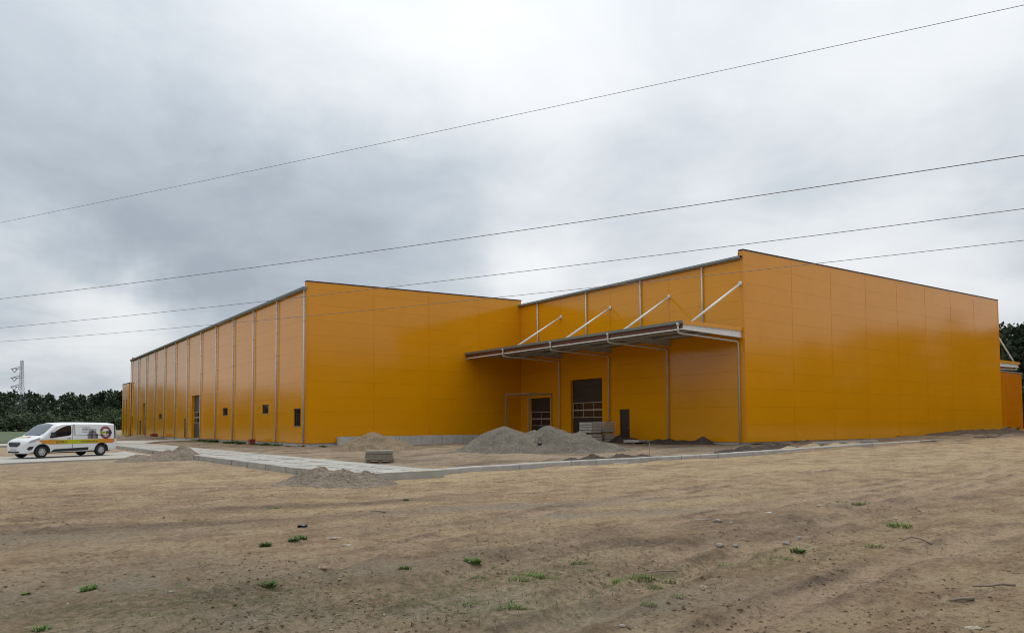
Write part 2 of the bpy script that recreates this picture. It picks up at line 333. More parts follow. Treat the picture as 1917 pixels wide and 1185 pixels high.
# ------------------------------------------------------------------ ground
def ground_material():
    m, nt, b = new_mat('site_soil'); N = nt.nodes.new; L = nt.links.new
    b.inputs['Roughness'].default_value = .95; b.inputs['Specular IOR Level'].default_value = .15
    geo = N('ShaderNodeNewGeometry')
    def noi(sc_, det, rough=.6, vec=None):
        n = N('ShaderNodeTexNoise'); n.inputs['Scale'].default_value = sc_; n.inputs['Detail'].default_value = det; n.inputs['Roughness'].default_value = rough
        L(vec or geo.outputs['Position'], n.inputs['Vector'])
        x = N('ShaderNodeMapRange'); x.clamp = False; x.inputs['From Min'].default_value = .24; x.inputs['From Max'].default_value = .76; L(n.outputs[0], x.inputs[0]); return x.outputs[0]
    def at(n):
        a = N('ShaderNodeAttribute'); a.attribute_name = n; return a.outputs['Fac']
    def mixc(f, a, c):
        x = N('ShaderNodeMix'); x.data_type = 'RGBA'; L(f, x.inputs[0])
        if isinstance(a, tuple): x.inputs[6].default_value = (*a, 1)
        else: L(a, x.inputs[6])
        if isinstance(c, tuple): x.inputs[7].default_value = (*c, 1)
        else: L(c, x.inputs[7])
        return x.outputs[2]
    def rng(v, a, c, d=0., e=1.):
        r = N('ShaderNodeMapRange'); r.inputs['From Min'].default_value = a; r.inputs['From Max'].default_value = c; r.inputs['To Min'].default_value = d; r.inputs['To Max'].default_value = e
        L(v, r.inputs[0]); return r.outputs[0]
    def mul(a, c, op='MULTIPLY'):
        x = N('ShaderNodeMath'); x.operation = op; x.use_clamp = True; L(a, x.inputs[0])
        if isinstance(c, float): x.inputs[1].default_value = c
        else: L(c, x.inputs[1])
        return x.outputs[0]
    # streaks drawn out by the grader
    mp = N('ShaderNodeMapping'); mp.inputs['Rotation'].default_value = (0, 0, math.radians(-8)); mp.inputs['Scale'].default_value = (.28, 1.5, 1); L(geo.outputs['Position'], mp.inputs['Vector'])
    st = noi(1.6, 10, .72, mp.outputs[0]); fine = noi(9, 9, .78); med = noi(1.7, 10, .72); grit = noi(38, 6, .8); big = noi(.35, 6, .6)
    c = mixc(rng(med, .34, .66), (.385, .258, .145), (.565, .412, .245))
    c = mixc(rng(big, .40, .62, 0, .6), c, (.455, .300, .168)); big2 = noi(.8, 8, .65); c = mixc(rng(big2, .54, .68, 0, .75), c, (.640, .490, .300)); c = mixc(rng(big2, .44, .32, 0, .55), c, (.270, .182, .115))
    c = mixc(rng(st, .48, .66, 0, .7), c, (.550, .412, .248))
    c = mixc(mul(at('sand'), rng(med, .25, .62, .2, 1.)), c, (.650, .490, .280))
    c = mixc(mul(at('pale'), rng(med, .25, .60, .35, 1.)), c, (.610, .428, .285))
    c = mixc(mul(at('grey'), rng(med, .25, .62, .4, 1.)), c, (.385, .318, .235))
    c = mixc(rng(st, .42, .30, 0, .6), c, (.285, .188, .115))
    c = mixc(rng(fine, .56, .72, 0, .58), c, (.200, .135, .090))
    c = mixc(rng(fine, .42, .28, 0, .45), c, (.55, .42, .285))
    spk = noi(19, 4, .6); c = mixc(rng(spk, .60, .70, 0, .40), c, (.185, .124, .080)); c = mixc(rng(spk, .36, .27, 0, .40), c, (.60, .46, .31))
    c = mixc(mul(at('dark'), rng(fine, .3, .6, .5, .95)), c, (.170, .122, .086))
    c = mixc(rng(grit, .60, .74, 0, .55), c, (.58, .49, .37))
    c = mixc(rng(grit, .40, .26, 0, .55), c, (.125, .086, .060))
    c = mixc(mul(at('green'), rng(fine, .45, .62)), c, (.135, .160, .055))
    L(c, b.inputs['Base Color'])
    hh = N('ShaderNodeMath'); hh.operation = 'ADD'; g2 = N('ShaderNodeMath'); g2.operation = 'MULTIPLY'; g2.inputs[1].default_value = .4; L(grit, g2.inputs[0]); L(fine, hh.inputs[0]); L(g2.outputs[0], hh.inputs[1])
    bp = N('ShaderNodeBump'); bp.inputs['Strength'].default_value = 1.0; bp.inputs['Distance'].default_value = .06; L(hh.outputs[0], bp.inputs['Height']); L(bp.outputs[0], b.inputs['Normal'])
    return m
M['soil'] = ground_material()
def gauss_px(x, y, lst):
    """soil patches: ground point seen at a pixel, radius along / across (m)"""
    s = np.zeros_like(x)
    for px, py, ra, rb in lst:
        p = aZ(px, py); dx, dy = x-p.x, y-p.y; u = dx*.97-dy*.22; v = dx*.22+dy*.97
        s = np.maximum(s, np.exp(-(u/ra)**2-(v/rb)**2))
    return s
def make_ground():
    a0 = math.degrees(YAW)
    fa = np.arange(-41, 41.01, .115)
    ca = np.arange(43, 318, 3.0)
    ang = np.radians(a0+np.concatenate([fa, ca])); na = len(ang)
    r1 = 2.2*np.exp(np.arange(0, 1, 1/470.)*math.log(75/2.2)); r2 = np.geomspace(77, 5000, 40)
    rad = np.concatenate([r1, r2]); nr = len(rad)
    A, Rr = np.meshgrid(ang, rad); x = (Rr*np.sin(A)).ravel(); y = (Rr*np.cos(A)).ravel()
    z = gheight(x, y); V = np.stack([x, y, z], 1)
    V = np.vstack([V, [[0, 0, 0]]]); ctr = len(V)-1
    i, j = np.meshgrid(np.arange(nr-1), np.arange(na), indexing='ij'); jn = (j+1) % na
    Fq = np.stack([i*na+j, (i+1)*na+j, (i+1)*na+jn, i*na+jn], -1).reshape(-1, 4)
    j = np.arange(na); cap = np.stack([np.full(na, ctr), j, (j+1) % na, (j+1) % na], 1)
    me = npmesh('ground', V, Fq[:, ::-1], True)
    x, y = V[:, 0], V[:, 1]; r = np.hypot(x, y)
    w = .5+1.3*fbm(x/1.1, y/1.1, 4)
    kerbside = np.exp(-((y-(KERB_Y-1.0))/.55)**2)*sstep(9, 11, x)*(1-sstep(30, 44, x))+.9*np.exp(-((y-(KERB_Y+1.0))/.6)**2)*sstep(16, 20, x)*(1-sstep(44, 48, x))
    sand = np.clip(kerbside*1.3+gauss_px(x, y, [(560, 893, 1.6, .8), (430, 880, 2.5, 1.2), (120, 905, 5, 1.8), (330, 900, 5, 1.5), (700, 945, 2.2, .5), (1330, 935, 3, .5), (1150, 965, 3, .5), (1500, 880, 8, 1.2), (1000, 1010, 1.6, .4), (850, 900, 4, 1.0)])*1.2, 0, 1.2)
    w2 = .5+1.6*fbm(x/.35+7, y/.22, 4)
    sand = np.clip((sand*(.2+1.1*w)+.35*(w2-.5)*(sand > .08))*1.15-.08, 0, 1)
    rut = np.zeros_like(x); pale = np.zeros_like(x)
    for t in TRACKS:
        d0 = polydist(x, y, t)+.35*(vnoise(x*.8, y*.8)-.5); pale = np.maximum(pale, .95*np.exp(-(d0/.33)**4)*(.25+w)*(r < 45))
        dd = polydist(x, y, t)+.14*(vnoise(x*1.3, y*1.3)-.5); sand = np.maximum(sand, .62*np.exp(-(dd/.15)**2)*(.3+w)); rut = np.maximum(rut, .55*np.exp(-((dd-.26)/.09)**2)*(.2+w))
    grey = gauss_px(x, y, [(150, 1100, 3, 1.6), (500, 1150, 2.6, 1.2), (700, 1060, 2.0, .7), (40, 1010, 3, 1), (1150, 1130, 1.6, .6), (820, 1120, 2, .8), (1000, 945, 4, .6), (1120, 960, 4, .5)])
    yard = sstep(KERB_Y+1.3, KERB_Y+3, y)*sstep(11, 13, x)
    west = sstep(24, 34, y)*(x < 9)*.4
    grey = np.clip(np.maximum.reduce([grey*(.3+1.3*w), yard*(.45+.6*w), west]), 0, 1)
    dark = gauss_px(x, y, [(250, 985, 4, .5), (560, 945, 4, .5), (900, 1075, 2.5, .5), (1250, 1010, 4, .6), (1450, 970, 5, .5), (1700, 935, 5, .5), (330, 1120, 2, .5)])*.75
    dark = np.maximum(dark, rut*(r < 30))
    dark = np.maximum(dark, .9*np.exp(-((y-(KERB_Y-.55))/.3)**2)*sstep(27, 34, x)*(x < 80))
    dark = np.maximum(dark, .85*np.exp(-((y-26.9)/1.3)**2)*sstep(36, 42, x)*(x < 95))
    dark = np.maximum(dark, .8*sstep(32.5, 36.5, x)*(x < 41)*sstep(26, 30, y)*(y < 52))  # soil under the canopy painted darker than it is, to deepen the shade there
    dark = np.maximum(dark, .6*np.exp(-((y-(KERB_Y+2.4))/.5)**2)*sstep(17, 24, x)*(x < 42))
    dark = np.maximum(dark, yard*np.clip(3.0*fbm(x/3.1+2, y/.8, 5)+.38, .1, .95)); dark = np.clip(dark*(.2+1.6*w), 0, 1)
    green = gauss_px(x, y, [(900, 1090, 2.2, .7), (1180, 1085, 1.3, .4), (960, 1140, 1.0, .5), (800, 1130, 1.6, .6), (300, 1130, 2, .8), (1480, 1030, 1, .4), (1400, 1050, 1.5, .4)])*.5
    green = np.maximum(green, .9*np.exp(-((x-18.9)/.9)**2)*sstep(54, 58, y)*(y < 84))
    green = np.maximum(green, np.where((y > 92) & (r > 90), 1.0, 0))
    green = np.maximum(green, np.where((r > 120), 1.0, 0))
    pale = np.clip(pale, 0, 1)
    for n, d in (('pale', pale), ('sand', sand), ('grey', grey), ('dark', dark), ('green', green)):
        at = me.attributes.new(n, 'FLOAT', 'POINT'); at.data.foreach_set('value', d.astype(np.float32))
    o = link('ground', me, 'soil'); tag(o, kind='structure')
    return o
make_ground()
def sheet(name, poly, z0, z1, mat, kind='structure', wob=0):
    mb = MB(); mb.prism(poly, 2, z0, z1); return tag(mb.build(name, mat), kind=kind)
# far meadow
def field_mat():
    m = simple('meadow_grass', (.062, .092, .030), .9, 0, .4, .12, .8, 3); return m
M['meadow'] = field_mat()
sheet('grass_field', [(-500, 93), (-20, 90), (5, 91), (16.5, 97), (17.5, 130), (60, 140), (120, 420), (-500, 420)], -.2, .07, 'meadow')
# ------------------------------------------------------------------ wall cladding
def grid_panel(P, u0, u1, z0, z1f, ops, depth):
    """panel sheet in (u,z) with rectangular openings; P(u,z,d) -> xyz; sloping top allowed"""
    top = lambda u: z1f(u) if callable(z1f) else z1f
    us = sorted({u0, u1, *[min(max(a, u0), u1) for o in ops for a in o[:2]]})
    zt = min(top(u0), top(u1)); zs = sorted({z0, *[a for o in ops for a in o[2:] if z0 < a < zt-.01]})
    nz = len(zs); idx = {}
    mb = None
    def vid(i, j, d):
        k = (i, j, d)
        if k not in idx:
            z = zs[j] if j < nz else top(us[i])
            idx[k] = len(mb.v); mb.v.append(tuple(P(us[i], z, depth if d else 0)))
        return idx[k]
    nu = len(us)-1; keep = {}
    for i in range(nu):
        for j in range(nz):
            uc = (us[i]+us[i+1])/2; zb = zs[j]; zt2 = zs[j+1] if j+1 < nz else top(uc); zc = (zb+zt2)/2
            keep[i, j] = not any(a < uc < b and c < zc < d for a, b, c, d in ops)
    comp = {}; todo = [c for c, k in keep.items() if k]; nc = 0
    for c0 in todo:
        if c0 in comp: continue
        st = [c0]; comp[c0] = nc
        while st:
            i, j = st.pop()
            for nb in ((i+1, j), (i-1, j), (i, j+1), (i, j-1)):
                if keep.get(nb) and nb not in comp: comp[nb] = nc; st.append(nb)
        nc += 1
    out = []
    for q in range(nc):
      mb = MB(); idx.clear(); out.append(mb)
      for (i, j), k in keep.items():
        if comp.get((i, j)) != q: continue
        a, b, c, d = (i, j), (i+1, j), (i+1, j+1), (i, j+1)
        mb.f.append(tuple(vid(*p, 0) for p in (a, b, c, d)))
        for (p, q_), nb in (((a, b), (i, j-1)), ((b, c), (i+1, j)), ((c, d), (i, j+1)), ((d, a), (i-1, j))):
            if not keep.get(nb, False): mb.f.append((vid(*p, 0), vid(*p, 1), vid(*q_, 1), vid(*q_, 0)))
    return out
def clad_wall(root, name, x0, y0, ux, uy, nx, ny, seams, joints, base, top, ops, mat='orange', strips=True, depth=.30, strip_w=.11):
    """wall part with one child per sandwich panel; u runs from seams[0] to seams[-1]"""
    org = root.location
    P = lambda u, z, d: (x0+ux*u-nx*d-org[0], y0+uy*u-ny*d-org[1], z-org[2])
    tp = top if callable(top) else (lambda u: top)
    core = MB()
    ua, ub = seams[0]+.02, seams[-1]-.02
    core.add([P(ua, base+.02, depth), P(ub, base+.02, depth), P(ub, tp(ub)-.05, depth), P(ua, tp(ua)-.05, depth),
              P(ua, base+.02, depth+.1), P(ub, base+.02, depth+.1), P(ub, tp(ub)-.05, depth+.1), P(ua, tp(ua)-.05, depth+.1)],
             [(0,1,2,3),(4,5,6,7),(0,1,5,4),(1,2,6,5),(2,3,7,6),(3,0,4,7)])
    wall = core.build(name, 'joint', root)
    g = .003
    for a, b in zip(seams[:-1], seams[1:]):
        js = [base]+[j for j in joints if base+.15 < j]
        for k, z0 in enumerate(js):
            lo = min(tp(a), tp(b))
            if z0 >= max(tp(a), tp(b))-.03: continue
            z1 = js[k+1] if k+1 < len(js) else 1e9
            zb = z0+(g if k else 0)
            if z1-g < lo: zt = z1-g
            else: zt = (lambda u, z1=z1: min(z1-g, tp(u)))
            if callable(zt) and max(zt(a), zt(b))-zb < .04: continue
            aa, bb = a, b
            if callable(zt) and min(zt(a), zt(b)) < zb+.02:      # joint runs out against the sloping top
                f = lambda u: zt(u)-(zb+.02)
                lo_, hi_ = a, b
                for _ in range(30):
                    mid = (lo_+hi_)/2
                    if (f(mid) > 0) == (f(a) > 0): lo_ = mid
                    else: hi_ = mid
                if f(a) > 0: bb = lo_
                else: aa = hi_
            o_ = [o for o in ops if o[0] < bb and o[1] > aa and o[2] < (zt if not callable(zt) else max(zt(aa), zt(bb))) and o[3] > zb]
            if any(o[0] <= aa+.02 and o[1] >= bb-.02 and o[2] <= zb and o[3] >= (z1 if z1 < 1e8 else 99) for o in o_): continue
            for mb in grid_panel(P, aa+.01, bb-.01, zb, zt, o_, depth): mb.build('panel', mat, wall)
    if strips:
        for u in seams[1:-1]:
            segs = [[base+.01, tp(u)-.06]]
            for o in ops:
                if o[0]-.06 < u < o[1]+.06:
                    segs = [s for a, b in segs for s in ([a, min(b, o[2])], [max(a, o[3]), b]) if s[1]-s[0] > .05]
            mb = MB(); w = strip_w/2
            for a, b in segs:
                q = [P(u-w, a, 0), P(u+w, a, 0), P(u+w, b, 0), P(u-w, b, 0), P(u-w, a, -.012), P(u+w, a, -.012), P(u+w, b, -.012), P(u-w, b, -.012)]
                mb.add(q, [(0,1,2,3),(4,5,6,7),(0,1,5,4),(1,2,6,5),(2,3,7,6),(3,0,4,7)])
            if mb.f: mb.build('cover_strip', 'orange_trim', wall)
    return wall
def rel(root): return tuple(root.location)
def downspout(root, x, y, z0, z1, nx, ny, name='downspout', hopper=True, mat='galv', kick=True):
    o = rel(root); mb = MB(); cx, cy = x+nx*.12, y+ny*.12
    pts = [(cx, cy, z1), (cx, cy, z0)]
    mb.tube(pts, .062, 12)
    z = z0+1.6
    while z < z1-.5:
        mb.tube([(cx, cy, z-.02), (cx, cy, z+.02)], .072, 12); mb.bar((cx, cy, z), (x, y, z), .03); z += 1.9
    if hopper: mb.tube([(cx, cy, z1+.16), (cx, cy, z1+.06), (cx, cy, z1-.06)], [.12, .10, .062], 12)
    return mb.build(name, mat, root, True, o)
def sectional_door(root, wall_x, ya, yb, z0, z1, n_sec, win_rows, n_win, recess=.22):
    """door leaf in a wall that faces -X; ya<yb"""
    o = rel(root); x = wall_x+recess; h = (z1-z0)/n_sec
    leaf = MB()
    for k in range(n_sec): leaf.box(x, x+.05, ya-.02, yb+.02, z0+k*h+.006, z0+(k+1)*h-.006)
    leaf.box(x+.02, x+.06, ya-.02, yb+.02, z0, z1)
    d = leaf.build('sectional_door', 'anthracite', root, org=o)
    for k in win_rows:
        zb, zt = z0+k*h, z0+(k+1)*h; fr = MB(); t = .05
        fr.box(x-.015, x+.0, ya, yb, zb, zb+t); fr.box(x-.015, x+.0, ya, yb, zt-t, zt)
        w = (yb-ya)/n_win
        for i in range(n_win+1):
            yc = min(max(ya+i*w, ya+t/2), yb-t/2); fr.box(x-.012, x+.001, yc-t/2, yc+t/2, zb+t, zt-t)
        fr.build('window_frame', 'alu', d, org=o)
        for i in range(n_win):
            pn = MB(); pn.box(x-.006, x-.002, ya+i*w+t*.6, ya+(i+1)*w-t*.6, zb+t+.004, zt-t-.004); pn.build('pane', 'glass', d, org=o)
    return d
def side_window(root, wx, ya, yb, z0, z1, panes=2):
    o = rel(root); x = wx+.12; f = MB(); t = .07
    f.box(x-.05, x+.03, ya, yb, z0, z0+t); f.box(x-.05, x+.03, ya, yb, z1-t, z1); f.box(x-.05, x+.03, ya, ya+t, z0+t, z1-t); f.box(x-.05, x+.03, yb-t, yb, z0+t, z1-t)
    w = f.build('window', 'cap', root, org=o)
    g = MB(); g.box(x-.01, x, ya+t, yb-t, z0+t, z1-t); g.build('pane', 'glass', w, org=o)
    s = MB(); s.box(wx-.03, wx+.10, ya-.02, yb+.02, z0-.03, z0-.001); s.build('sill', 'alu', w, org=o)
    s = MB(); s.box(wx-.025, wx+.05, ya-.04, yb+.04, z1+.001, z1+.05); s.build('lintel_trim', 'orange_trim', w, org=o)
def side_door(root, wx, ya, yb, z0, z1):
    o = rel(root); x = wx+.10; f = MB(); t = .06
    f.box(x-.02, x+.06, ya, ya+t, z0, z1); f.box(x-.02, x+.06, yb-t, yb, z0, z1); f.box(x-.02, x+.06, ya+t, yb-t, z1-t, z1)
    f.box(x, x+.05, ya+t+.006, yb-t-.006, z0+.01, z1-t-.006)
    d = f.build('door', 'anthracite', root, org=o)
    h = MB(); h.tube([(x-.06, ya+.16, z0+1.02), (x-.06, ya+.30, z0+1.02)], .012, 8); h.bar((x-.06, ya+.16, z0+1.02), (x, ya+.16, z0+1.02), .02); h.build('handle', 'alu', d, True, o)
# ------------------------------------------------------------------ hall 1 (left, long side towards the meadow)
PZ = 1.15
h1 = thing('warehouse_hall', 'long orange panelled hall on the left with thirteen downspouts along its side', 'building', (X1, Y1, 0))
BASE1 = -1.115*PZ+CZ
J1 = [CZ+(8.8705-k)*PZ for k in range(9, -1, -1)]
T1 = lambda u: CZ+9.317*PZ+(u/(X2-X1))*(.46*PZ)
BAY = 6.02
eave1 = CZ+8.90*PZ
front_seams = [0, 25.307-X1, 30.263-X1, 35.249-X1, X2+.12-X1]
clad_wall(h1, 'front_wall', X1, Y1, 1, 0, 0, -1, front_seams, J1, BASE1, T1, [], strip_w=.07)
ds_y = [Y1+.17+i*BAY for i in range(13)]
side_seams = [.03]+[.17+i*BAY+.42 for i in range(1, 12)]+[Y1E-Y1]
side_ops = [(52.85, 54.28, 1.59, 2.94), (60.16, 61.76, 2.66, 3.41), (72.07, 73.76, 2.67, 3.40), (82.47, 86.15, .20, 5.02),
            (88.47, 89.75, .20, 2.56), (102.03, 103.74, 2.58, 3.26), (112.35, 115.0, .20, 4.97), (116.0, 117.4, .20, 2.48), (122.9, 123.7, 1.5, 3.2)]
clad_wall(h1, 'side_wall', X1, Y1, 0, 1, -1, 0, side_seams, J1[:-1], BASE1, J1[-1]+.10, [(a-Y1, b-Y1, c, d) for a, b, c, d in side_ops], strip_w=.12)
for y in (52.85,): side_window(h1, X1, 52.85, 54.28, 1.59, 2.94)
for a, b, c, d in (side_ops[1], side_ops[2], side_ops[5], side_ops[8]): side_window(h1, X1, a, b, c, d)
sectional_door(h1, X1, 82.47, 86.15, .20, 5.02, 8, (3, 4), 3, .28)
sectional_door(h1, X1, 112.35, 115.0, .20, 4.97, 8, (3, 4), 2, .28)
side_door(h1, X1, 88.47, 89.75, .2, 2.56); side_door(h1, X1, 116.0, 117.4, .2, 2.48)
o1 = rel(h1)
mb = MB(); mb.box(X1+.05, X2+.1, Y1+.06, Y1+.4, -.4, BASE1-.01); mb.box(X1+.05, X1+.4, Y1+.4, Y1E-.1, -.4, BASE1-.01); mb.build('plinth', 'concrete', h1, org=o1)
mb = MB(); mb.box(X1-.02, X2+.1, Y1-.03, Y1+.05, BASE1-.03, BASE1-.002); mb.box(X1-.03, X1+.05, Y1+.05, Y1E, BASE1-.03, BASE1-.002); mb.build('base_flashing', 'orange_trim', h1, org=o1)
mb = MB(); mb.add([(X1-.02, Y1-.035, T1(0)-.01), (X2+.14, Y1-.035, T1(20.05)-.01), (X2+.14, Y1+.36, T1(20.05)-.01), (X1-.02, Y1+.36, T1(0)-.01),
                   (X1-.02, Y1-.035, T1(0)+.07), (X2+.14, Y1-.035, T1(20.05)+.07), (X2+.14, Y1+.36, T1(20.05)+.07), (X1-.02, Y1+.36, T1(0)+.07)],
                  [(3,2,1,0),(4,5,6,7),(0,1,5,4),(1,2,6,5),(2,3,7,6),(3,0,4,7)]); mb.build('parapet_cap', 'cap', h1, org=o1)
mb = MB(); mb.add([(X1+.05, Y1+.3, eave1-.05), (X2+.1, Y1+.3, eave1+.45), (X2+.1, Y1E-.05, eave1+.45), (X1+.05, Y1E-.05, eave1-.05),
                   (X1+.05, Y1+.3, eave1-.35), (X2+.1, Y1+.3, eave1+.15), (X2+.1, Y1E-.05, eave1+.15), (X1+.05, Y1E-.05, eave1-.35)],
                  [(3,2,1,0),(4,5,6,7),(0,1,5,4),(1,2,6,5),(2,3,7,6),(3,0,4,7)]); mb.build('roof', 'roofing', h1, org=o1)
mb = MB(); mb.box(X1+.1, X2+.1, Y1E-.3, Y1E-.02, .2, eave1+.35); mb.box(X1-.02, X1+.6, Y1E-.25, Y1E+.02, eave1-.05, eave1+.42); mb.build('rear_wall', 'orange_trim', h1, org=o1)
mb = MB(); mb.box(X1-.30, X1+.06, Y1-.03, Y1E+.02, eave1-.10, eave1+.06); mb.tube([(X1-.17, Y1-.05, eave1-.07), (X1-.17, Y1E+.02, eave1-.07)], .12, 12); mb.build('eave_gutter', 'gutter', h1, org=o1)
for i, y in enumerate(ds_y):
    downspout(h1, X1, min(y, Y1E-.1), -.02 if i else .22, eave1-.22, -1, 0)
mb = MB(); mb.box(X1-.02, X1+.17, Y1-.018, Y1+.0, BASE1, T1(0)-.02); mb.box(X1-.018, X1+.0, Y1, Y1+.19, BASE1, eave1); mb.build('corner_flashing', 'orange_trim', h1, org=o1)
# ------------------------------------------------------------------ hall 2 (right, nearer)
h2 = thing('warehouse_hall', 'nearer orange panelled hall on the right with its broad blank gable and a canopy', 'building', (X2, Y2, 0))
o2 = rel(h2)
BASE2 = -1.075*PZ+CZ
J2 = [CZ+(9.929-k)*PZ for k in range(10, -1, -1)]
T2 = lambda u: CZ+9.75*PZ+(u/(XE-X2))*(.73*PZ)
eave2 = CZ+9.36*PZ
fs = [0]+[(4.823+4.402*i)*PZ for i in range(7)]+[XE-X2]
clad_wall(h2, 'front_wall', X2, Y2, 1, 0, 0, -1, fs, J2, BASE2, T2, [], strip_w=.07)
ops2 = [(47.71, 50.41, .30, 3.94), (41.29, 45.03, .30, 5.28), (38.36, 39.39, .30, 2.76)]
clad_wall(h2, 'canopy_side_wall', X2, Y2, 0, 1, -1, 0, [.03, 6.25, 12.2, 18.1, Y1-Y2], J2[:-1], BASE2, eave2+.05, [(a-Y2, b-Y2, c, d) for a, b, c, d in ops2], strip_w=.07)
sectional_door(h2, X2, 47.71, 50.41, .30, 3.94, 6, (2, 3), 2, .12)
sectional_door(h2, X2, 41.29, 45.03, .30, 5.28, 8, (3, 4), 3, .28)
side_door(h2, X2, 38.36, 39.39, .3, 2.76)
mb = MB(); mb.box(X2+.05, XE-.05, Y2+.08, Y2+.4, -.4, BASE2-.01); mb.box(X2+.05, X2+.4, Y2+.4, Y1-.02, -.4, BASE2-.01); mb.build('plinth', 'concrete', h2, org=o2)
WU = XE-X2
mb = MB(); mb.add([(X2-.03, Y2-.04, T2(0)-.01), (XE+.03, Y2-.04, T2(WU)-.01), (XE+.03, Y2+.36, T2(WU)-.01), (X2-.03, Y2+.36, T2(0)-.01),
                   (X2-.03, Y2-.04, T2(0)+.07), (XE+.03, Y2-.04, T2(WU)+.07), (XE+.03, Y2+.36, T2(WU)+.07), (X2-.03, Y2+.36, T2(0)+.07)],
                  [(3,2,1,0),(4,5,6,7),(0,1,5,4),(1,2,6,5),(2,3,7,6),(3,0,4,7)]); mb.build('parapet_cap', 'cap', h2, org=o2)
mb = MB(); mb.add([(X2+.05, Y2+.3, eave2-.02), (XE-.05, Y2+.3, eave2+.6), (XE-.05, 95, eave2+.6), (X2+.05, 95, eave2-.02),
                   (X2+.05, Y2+.3, eave2-.32), (XE-.05, Y2+.3, eave2+.3), (XE-.05, 95, eave2+.3), (X2+.05, 95, eave2-.32)],
                  [(3,2,1,0),(4,5,6,7),(0,1,5,4),(1,2,6,5),(2,3,7,6),(3,0,4,7)]); mb.build('roof', 'roofing', h2, org=o2)
mb = MB(); mb.box(XE-.3, XE, Y2+.32, 95, .2, eave2+.5); mb.box(X2+.4, XE-.3, 94.7, 95, .2, eave2+.2); mb.build('east_wall', 'orange', h2, org=o2)
mb = MB(); mb.box(X2-.24, X2+.06, Y2+.06, Y1+.1, eave2-.05, eave2+.08); mb.tube([(X2-.16, Y2+.06, eave2-.04), (X2-.16, Y1-.02, eave2-.04)], .115, 12); mb.build('eave_gutter', 'gutter', h2, org=o2)
mb = MB(); mb.box(X2-.018, X2+.16, Y2-.018, Y2, BASE2, T2(0)-.02); mb.box(X2-.018, X2, Y2, Y2+.17, BASE2, eave2-.1); mb.build('corner_flashing', 'orange_trim', h2, org=o2); mb = MB(); mb.box(XE-.16, XE+.018, Y2-.018, Y2, BASE2, T2(WU)-.02); mb.box(XE, XE+.018, Y2, Y2+.35, BASE2, T2(WU)-.02); mb.build('corner_flashing', 'orange_trim', h2, org=o2)
for y in (49.19, 42.93, 36.99, 31.32): downspout(h2, X2, y, 7.78, eave2-.16, -1, 0)
